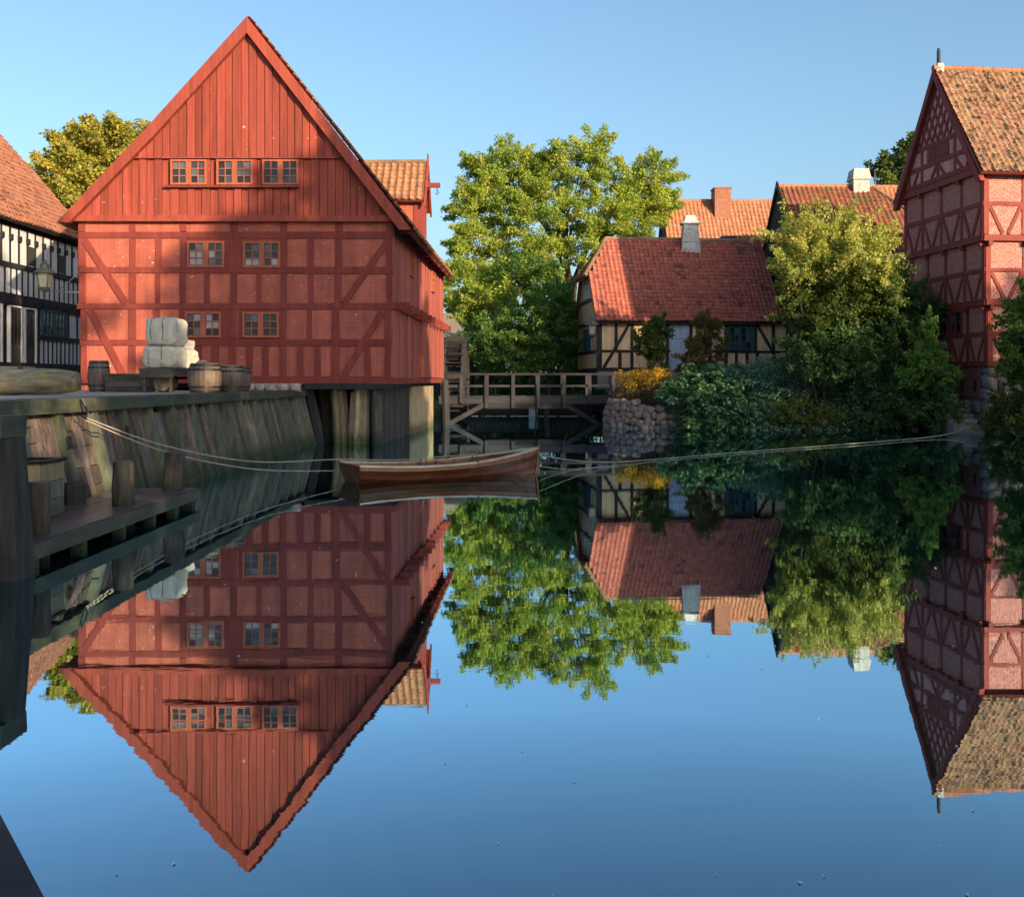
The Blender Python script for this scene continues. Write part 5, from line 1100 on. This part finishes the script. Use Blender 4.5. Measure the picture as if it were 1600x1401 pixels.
for k in range(-4, 5):      # diamond lattice
    for s in (1, -1):
        u0 = mid_+k*.44; pts = []
        for z in np.linspace(11.47, zap-.3, 60):
            u = u0+s*(z-11.47)*.58
            if ge(z)+.06 < u < Wg-ge(z)-.06: pts.append((u, z))
        if len(pts) > 4: fbar(MB(), GO, pts[0], pts[-1], .085, -.02, .04+.006*(s > 0)+rnd.uniform(0, .003)).build('lattice_bar', 'manor_timber', rh)
for s in (0, 1):
    def mir(u): return u if s == 0 else Wg-u
    q = [(-.42, zg0-.62), (-.12, zg0-.62), (mid_, zap-.32), (mid_, zap+.12)]
    mb = MB(); fpoly(mb, GO, [(mir(u), z) for u, z in q], .03, .22); mb.build('barge_board', 'manor_timber', rh)
def rp(l, g, z): return RN+lu*l+gu*g+Vector((0, 0, z))
ea, eb, ec, ed = rp(-.70, -.82, zg0-.30), rp(LL, -.82, zg0-.30), rp(LL, 2.6, zap+.06), rp(-.70, 2.6, zap+.06)
slab(rh, ea, eb, ec, ed, .13, 'manor_timber')
tiles(rh, ea, eb-ea, ed-ea, (eb-ea).length, (ed-ea).length, 'tile_mossy', .225, .27, None, 300, lambda c: c[0], 61, .05)
fa, fb = rp(-.70, W_+.82, zg0-.30), rp(LL, W_+.82, zg0-.30); slab(rh, fa, fb, ec, ed, .13, 'tile_mossy')
ridge_tiles(rh, ed+Vector((0, 0, .05)), ec+Vector((0, 0, .05)), 'tile_orange', .12, .4)
fp = rp(-.45, 2.6, zap); mb = MB(); box(mb, fp.x-.12, fp.x+.14, fp.y-.12, fp.y+.12, zap-.05, zap+.28, .02); mb.build('mortar_block', 'chimney_white', rh)
mb = MB(); tube(mb, [fp+Vector((-.03, 0, .2)), fp+Vector((-.03, 0, .75)), fp+Vector((-.03, 0, .9))], [.075, .07, .05], 8); mb.build('finial', 'dark_wood', rh)
# stone foot of the house
mb = MB(); o_ = RN+lu*.12+gu*.12; p_ = [o_, o_+lu*(LL-.2), o_+lu*(LL-.2)+gu*(W_-.2), o_+gu*(W_-.2)]; hexa(mb, [p+Vector((0, 0, -.6)) for p in p_], [p+Vector((0, 0, 2.56)) for p in p_]); mb.build('plinth_core', 'mortar', rh)
rails(rh, Fr(RN, gu, -lu), [(-.03, W_, 2.5, 2.68)], 'manor_timber', .05); rails(rh, Fr(RN, lu, -gu), [(-.03, LL, 2.5, 2.68)], 'manor_timber', .05)
rs = random.Random(77)
for F_, wid in ((Fr(RN+lu*.1+gu*.1, gu, -lu), W_-.3), (Fr(RN+lu*.1+gu*.1, lu, -gu), 4.2)):
    z = -.3
    while z < 2.4:
        h = rs.uniform(.36, .55); h = min(h, 2.49-z); u = -.1
        while u < wid:
            w_ = rs.uniform(.45, .95); p = F_.p(u+w_/2, z+h/2, -.08); 
            if not (F_.u == gu and u > .35 and z > 1.2): stone(rh, p, (w_*.98, .42, h*1.0), 'stone', math.atan2(F_.u.y, F_.u.x), tilt=.05)
            u += w_
        z += h
brick_fill(rh, Fr(RN+lu*.02, gu, -lu), [(.45, 3.2, 1.35, 2.48)], 'manor_base_brick', d=.02, name='plinth_bricks', seed=9)
for u in (.75, 1.65): fbox(MB(), Fr(RN+lu*.02, gu, -lu), u, u+.17, 1.55, 2.0, .0, .034).build('slit', 'dark_wood', rh)
st = thing('water_steps', 'dark stone steps down to the water below the right house', 'steps', (16.9, 38.3, 0))
for k in range(5):
    mb = MB(); box(mb, 16.35, 17.35, 37.6+.3*k, 38.9+.3*k, -.4, .12+.2*k, .015); mb.build('step', 'stone', st)

# ================================================================ banks
dw = thing('stone_wall', 'rounded dry stone retaining wall at the right end of the footbridge', 'wall', (5.3, 42.3, 0)); rs = random.Random(5)
path = [Vector((4.0, 44.6, 0)), Vector((4.25, 43.1, 0)), Vector((5.2, 41.85, 0)), Vector((6.2, 41.35, 0)), Vector((7.4, 41.15, 0)), Vector((9.0, 41.1, 0))]
cum = [0]
for i in range(len(path)-1): cum.append(cum[-1]+(path[i+1]-path[i]).length)
def along(s):
    for i in range(len(path)-1):
        if s <= cum[i+1]: return path[i].lerp(path[i+1], (s-cum[i])/(cum[i+1]-cum[i])), (path[i+1]-path[i]).normalized()
    return path[-1], (path[-1]-path[-2]).normalized()
for row in range(5):
    s = rs.uniform(0, .3); z = -.08+row*.25; top = .98
    while s < cum[-1]:
        w_ = rs.choice((.2, .26, .34, .42))*rs.uniform(.85, 1.15)
        if z < top-max(0, s-2.6)*.25:
            p, t_ = along(s+w_/2); n_ = Vector((t_.y, -t_.x, 0)); stone(dw, p-n_*(.02+row*.05+rs.uniform(-.05, .05))+Vector((0, 0, z+.1+rs.uniform(-.07, .07))), (w_*1.12, .42, rs.uniform(.24, .38)), 'stone', math.atan2(t_.y, t_.x)+rs.uniform(-.25, .25), tilt=.45)
        s += w_
for k in range(16):
    x = 7.3+k*.62+rs.uniform(-.2, .2); y = 40.85-.06*max(0, x-14)*4; w_ = rs.uniform(.14, .34)
    o = stone(None, (x, y+rs.uniform(-.1, .1), .02), (w_, w_*.8, w_*.6), 'boulder', rs.uniform(0, 3), 'shore_stone'); tag(o, 'small pale stone at the waterline under the right bank shrubs', 'stone', 'shore stones under the right bank')

def shrub(name, label, cat, base, lobes, clumps, per, leaf, mat, **k):
    k.setdefault('trunk_r', .06); k.setdefault('crad', (.3, .55)); k.setdefault('stems', 4); k.setdefault('twig', .012)
    return tree(name, label, cat, base, lobes, clumps, per, leaf, mat, **k)
def LB_(x0, x1, y0, y1, D, dep=None):     # a lobe from a picture box at distance D
    cx, cz = PX((x0+x1)/2, D), PZ((y0+y1)/2, D); rx, rz = (x1-x0)/3200*D, (y1-y0)/3200*D; return (cx, D, cz, rx, dep or rx, rz)
def gzp(x, y): return float(ground_z(np.array([x], float), np.array([y], float))[0])

# ---- trees behind
tree('big_tree', 'tall broad tree with yellow-green leaves between the mill and the cottage', 'tree', (4.2, 68, 2.2),
     [LB_(740, 860, 225, 330, 68), LB_(850, 960, 218, 300, 67), LB_(905, 955, 212, 260, 67), LB_(950, 1060, 240, 345, 68), LB_(700, 790, 290, 380, 67), LB_(790, 900, 280, 400, 66), LB_(900, 1000, 290, 380, 66), LB_(990, 1055, 290, 350, 67),
      LB_(700, 800, 350, 440, 66), LB_(800, 880, 370, 470, 65), LB_(870, 960, 350, 420, 66), LB_(745, 830, 400, 480, 65), LB_(955, 1035, 330, 375, 66), LB_(725, 770, 235, 290, 68)],
     560, 230, .19, 'leaf_lime', .38, (.7, 1.2), None, 101, twig=.05, flat=.6, shoot=.65, rise=.1)
tree('leaning_tree', 'lower yellow-green tree hugging the far corner of the mill', 'tree', (-2.5, 63, 2.0), [LB_(690, 770, 400, 500, 63, 2.0), LB_(725, 800, 430, 520, 62, 2.0), LB_(692, 740, 460, 520, 62, 1.5)], 110, 130, .2, 'leaf_lime', .16, (.5, .9), None, 102, twig=.03)
tree('corner_tree', 'olive autumn tree behind the left roof edge of the mill', 'tree', (-23.5, 60, 1.6), [LB_(60, 150, 225, 330, 60), LB_(120, 215, 190, 290, 61), LB_(180, 260, 200, 300, 61), LB_(55, 110, 260, 360, 60), LB_(100, 200, 270, 370, 60), LB_(90, 150, 200, 250, 61)], 260, 170, .25, 'leaf_olive', .35, (.6, 1.1), None, 103, twig=.04)
tree('dark_tree', 'dark green tree rising behind the gable of the right house', 'tree', (32, 80, 2.3), [LB_(1385, 1440, 235, 300, 80, 3), LB_(1410, 1470, 205, 280, 80, 3), LB_(1368, 1400, 255, 300, 79, 2), LB_(1440, 1500, 215, 320, 80, 3)], 150, 150, .3, 'leaf_mid', .3, (.7, 1.2), None, 104, twig=.04)
# ---- behind the bridge
shrub('stream_shrub', 'fresh green shrub overhanging the stream behind the footbridge', 'shrub', (1.6, 55.5, gzp(5.5, 55.5)-.5), [LB_(800, 900, 480, 580, 55), LB_(830, 900, 440, 520, 56), LB_(780, 860, 520, 590, 54)], 120, 130, .17, 'leaf_green', seed=111, crad=(.45, .8), flat=.35, trunk_r=.12)
shrub('stream_shrub', 'dark green shrub beside the water wheel behind the footbridge', 'shrub', (-1.6, 56.5, 1.0), [LB_(730, 800, 490, 580, 56), LB_(760, 830, 470, 540, 57), LB_(745, 800, 540, 590, 55), LB_(770, 880, 400, 480, 62)], 130, 130, .17, 'leaf_green', seed=112, crad=(.45, .8), flat=.4, trunk_r=.12)
shrub('stream_shrub', 'leafy shrub against the gable of the yellow cottage', 'shrub', (3.1, 60, 2.2), [LB_(860, 905, 430, 580, 59, 1.5), LB_(820, 880, 460, 560, 60, 1.5)], 90, 130, .18, 'leaf_dark', seed=113, crad=(.45, .8), trunk_r=.12)
hd = thing('stream_hedge', 'dense dark hedge closing the view up the stream', 'hedge', (0, 64, 1.5)); g = np.random.default_rng(9); C = np.stack([g.uniform(-7, 7, 260), g.uniform(61, 65, 260), g.uniform(.6, 5.2, 260)], -1); leaves('leaves', hd, C, g.uniform(.5, .9, 260), 90, .24, 'leaf_dark', seed=12); 
mb = MB()
for k in range(14): tube(mb, [(-6.5+k, 64, .2), (-6.4+k, 64, 4.5)], [.06, .02], 5)
mb.build('stems', 'bark', hd)
# ---- right bank
shrub('dogwood_shrub', 'blue-green shrub with leaves in flat layers above the stone wall', 'shrub', (7.4, 41.9, gzp(7.4, 41.9)), [LB_(1035, 1170, 590, 608, 41.8, 1.3), LB_(1018, 1170, 608, 630, 41.3, 1.4), LB_(1045, 1185, 630, 652, 40.9, 1.2), LB_(1065, 1150, 578, 594, 42, .9), LB_(1060, 1170, 648, 668, 40.7, .9)], 190, 75, .17, 'leaf_blue', seed=121, crad=(.3, .5), flat=.18, up=1.6, aspect=.6, shoot=.7, rise=-.1)
gr = thing('goldenrod', 'clump of goldenrod with yellow flower plumes beside the bridge end', 'plant', (5.4, 43.3, gzp(5.4, 43.3))); g = np.random.default_rng(4); mb = MB(); T = []
for k in range(46):
    bx0, by0 = g.uniform(4.75, 6.4), g.uniform(42.7, 44.2); z0 = gzp(bx0, by0); tp = Vector((bx0+g.normal()*.2, by0+g.normal()*.1, g.uniform(1.7, 2.45))); tube(mb, [(bx0, by0, z0-.05), Vector((bx0, by0, z0)).lerp(tp, .6)+Vector((0, 0, .1)), tp], [.012, .01, .005], 4); T.append(tuple(tp))
mb.build('stems', 'bark', gr); T = np.array(T); leaves('flowers', gr, T+np.array([0, 0, -.08]), np.full(len(T), .24), 80, .085, 'flower', flat=1.1, seed=5); leaves('leaves', gr, np.concatenate([T-np.array([0, 0, .45]), T-np.array([0, 0, .85])]), np.full(2*len(T), .26), 34, .13, 'leaf_rust', seed=6, aspect=.3)
shrub('garden_shrub', 'slender green shrub in front of the cottage wall left of the blue door', 'shrub', (6.7, 46.5, gzp(6.7, 46.5)), [LB_(1003, 1040, 520, 590, 46.3, .5), LB_(1015, 1045, 487, 540, 46.5, .5), LB_(990, 1025, 515, 555, 46.5, .4)], 70, 90, .13, 'leaf_mid', seed=122, crad=(.22, .42))
shrub('garden_shrub', 'rust-tinged shrub in front of the cottage right of the blue door', 'shrub', (8.6, 46.2, gzp(8.6, 46.2)), [LB_(1072, 1125, 515, 590, 46, .6), LB_(1085, 1120, 492, 540, 46.2, .5), LB_(1110, 1135, 510, 550, 46, .4), LB_(1060, 1095, 540, 590, 45.5, .5)], 80, 90, .13, 'leaf_rust', seed=123, crad=(.22, .42))
tree('hazel_tree', 'bushy tree with top leaves coloured golden as sunlit, in front of the dark gabled house', 'tree', (13.0, 41.9, gzp(13.0, 41.9)), [LB_(1220, 1295, 362, 440, 40.3), LB_(1240, 1330, 338, 405, 40.5), LB_(1300, 1385, 350, 435, 40), LB_(1335, 1398, 385, 445, 39.6), LB_(1215, 1320, 390, 470, 40), LB_(1225, 1330, 440, 520, 40.8), LB_(1300, 1400, 410, 500, 40.6), LB_(1210, 1250, 350, 395, 40.3)], 330, 170, .125, 'leaf_gold_lit', .16, (.32, .62), None, 124, stems=3, twig=.02, mat2='leaf_mid', sunlit_z=6.0, flat=.7, shoot=1.35, rise=.5)  # sunlight painted into the golden upper leaves, lower ones take the duller green
shrub('elder_shrub', 'broad dark green shrub on the bank under the golden tree', 'shrub', (14.4, 41.5, gzp(14.4, 41.5)), [LB_(1330, 1460, 440, 530, 41.6), LB_(1240, 1350, 490, 565, 41.7), LB_(1340, 1450, 500, 580, 41.3), LB_(1400, 1465, 455, 530, 41.6, 1.2), LB_(1235, 1330, 450, 530, 41.8), LB_(1225, 1330, 505, 590, 40.7), LB_(1290, 1380, 520, 600, 40.5)], 400, 150, .15, 'leaf_dark', seed=125, crad=(.4, .7), trunk_r=.12)
shrub('young_maple', 'young upright light green tree beside the gable of the right house', 'tree', (16.0, 39.6, gzp(16.0, 39.6)), [LB_(1422, 1475, 545, 600, 38.6, .6), LB_(1430, 1470, 515, 560, 38.7, .5), LB_(1440, 1462, 488, 530, 38.8, .35), LB_(1408, 1500, 575, 608, 38.5, .6)], 85, 100, .13, 'leaf_fresh', seed=126, crad=(.22, .4), stems=2, flat=.4)
shrub('bank_shrub', 'dark shrub over the water below the young light green tree', 'shrub', (15.6, 39.8, gzp(15.6, 39.8)), [LB_(1390, 1480, 595, 660, 39.4, 1.0), LB_(1440, 1505, 600, 665, 38.8, .7), LB_(1370, 1430, 600, 650, 39.8, .8)], 120, 110, .12, 'leaf_dark', seed=127, crad=(.3, .5))
shrub('bank_shrub', 'round grey-green bush at the waterline below the ivy', 'shrub', (11.2, 41.2, gzp(11.2, 41.2)), [LB_(1200, 1280, 625, 668, 40.7, .8), LB_(1265, 1320, 640, 668, 40.6, .6)], 90, 110, .11, 'leaf_mid', seed=128, crad=(.25, .45))
shrub('bank_shrub', 'low dark leafy bush at the waterline right of the round grey-green bush', 'shrub', (13.9, 40.9, gzp(13.9, 40.9)), [LB_(1330, 1400, 640, 668, 40.4, .7)], 50, 110, .12, 'leaf_dark', seed=129, crad=(.25, .45))
tree('edge_tree', 'green tree leaning in at the right edge in front of the red house', 'tree', (19.0, 35.6, gzp(19.0, 35.6)), [LB_(1575, 1650, 440, 540, 35.2, 1.2), LB_(1570, 1640, 520, 610, 35, 1.0), LB_(1600, 1700, 450, 600, 35.4, 1.4)], 150, 120, .14, 'leaf_green', .1, (.35, .6), None, 130, stems=2, twig=.015, flat=.45)
shrub('edge_shrub', 'soft grey-green bush at the waterline in the right corner', 'shrub', (18.3, 36.0, gzp(18.3, 36.6)), [LB_(1540, 1605, 615, 680, 35.8, .8), LB_(1580, 1660, 610, 675, 35.5, .9)], 110, 120, .11, 'leaf_mid', seed=131, crad=(.25, .45))
# ivy and nettles over the slope: ground cover nobody could count
g = np.random.default_rng(21); n = 1100; X = g.uniform(8.6, 16.6, n); Y = g.uniform(40.5, 45.0, n); Zg = ground_z(X, Y); hgt = .3+.5*g.random(n)+2.5*np.exp(-((Y-42.4)/1.4)**2)*(.45+.55*g.random(n))*np.clip((X-8.4)/2, .2, 1)
C = np.stack([X, Y, Zg+hgt*(.35+.5*g.random(n))], -1); o = leaves('ground_cover', None, C, np.full(n, .40), 75, .115, 'leaf_silver', flat=.6, up=1.3, seed=22, aspect=.75); tag(o, 'thick pale green ivy and nettle cover on the bank below the cottage', None, None, 'stuff')
n = 420; X = np.concatenate([g.uniform(4.5, 18, n//2), g.uniform(-4.5, 4.5, n//2)]); Y = np.concatenate([g.uniform(44.5, 50, n//2), g.uniform(58.5, 63, n//2)]); Zg = np.maximum(ground_z(X, Y), .2)
o = leaves('undergrowth', None, np.stack([X, Y, Zg+.2], -1), np.full(n, .45), 50, .12, 'leaf_dark', flat=.5, up=.8, seed=23); tag(o, 'low dark undergrowth along the stream and house foot', None, None, 'stuff')
n = 60; X = g.uniform(16.2, 20.5, n); Y = 38.6-(X-16.2)*.55+g.uniform(-.1, .6, n); o = leaves('bank_weeds', None, np.stack([X, Y, np.maximum(ground_z(X, Y), 0)+.2], -1), np.full(n, .3), 60, .1, 'leaf_mid', flat=.7, seed=24); tag(o, 'low weeds along the waterline below the right house', None, None, 'stuff')
# fallen leaves and foam flecks floating on the pond
g = np.random.default_rng(31); n = 150; Y = 3.2+g.random(n)**1.4*32; X = g.uniform(-.42, .5, n)*Y; keep = X > -4.3; X, Y = X[keep], Y[keep]; mb = MB()
for x, y in zip(X, Y):
    s = rnd.uniform(.003, .0075)*(1+.06*y); a = rnd.uniform(0, 6.28); p = [Vector((x+s*q*math.cos(a+w), y+s*q*math.sin(a+w), .003+.004*(i % 2))) for i, (w, q) in enumerate(((0, 1.6), (1.4, .7), (3.1, 1.3), (4.7, .8)))]; mb.add(p, [(0, 1, 2, 3)])
o = mb.build('floating_leaves', 'fleck'); tag(o, 'tiny pale leaves and flecks floating on the pond', None, None, 'stuff')

# ---- trees on the near right bank, outside the picture, that shade the pond
NB = 'trees on the near right bank outside the picture'
def shade_tree(label, x, y, top, r, seed, n=150, low=.25, leaf=.42, per=90):
    z0 = gzp(x, y); H = top-z0; ls = []; rr = random.Random(seed)
    for k in range(9):
        a = 2*math.pi*k/8+rr.uniform(-.3, .3); f = rr.uniform(.45, .62); ls.append((x+math.cos(a)*r*f, y+math.sin(a)*r*f, z0+H*rr.uniform(low+.18, .72), r*.45, r*.45, H*.18))
    ls += [(x, y, z0+H*.8, r*.5, r*.5, H*.18), (x, y, z0+H*.5, r*.5, r*.5, H*.2)]
    tree('shade_tree', label, 'tree', (x, y, z0-.1), ls, n, per, leaf, 'leaf_shade', .35, (.7, 1.3), NB, seed, twig=.05)
shade_tree('broad tree on the near right bank, first right of the viewpoint', 17.6, 6, 19.4, 6.4, 201, 400, .1, .45, 110)
shade_tree('dense tree crowding the first tree of the near right bank', 19.6, 4, 21.2, 4.3, 209, 320, .1, .45, 110)
shade_tree('lower tree on the near right bank behind the first', 27.5, 4, 14.2, 4.2, 202, 120)
shade_tree('tall tree on the near right bank, third from the viewpoint', 38, 6, 16.8, 6.0, 203, 190)
shade_tree('tallest tree on the near right bank, farthest from the viewpoint', 48, 7, 18.0, 6.5, 204, 200)
shade_tree('small tree on the bank just behind the viewpoint', 8.0, -5.5, 9.6, 3.6, 205, 100, .1)
shade_tree('small tree at the water right of the viewpoint', 10.5, 1.2, 9.6, 3.3, 207, 110, .1)
shade_tree('broad tree behind the viewpoint, right of the slender one', 24.0, -6, 20.0, 4.6, 208, 270, .1, .45, 110)
shade_tree('slender tall tree on the bank behind the viewpoint', 14.4, -6, 20.5, 2.6, 206, 220, .1)
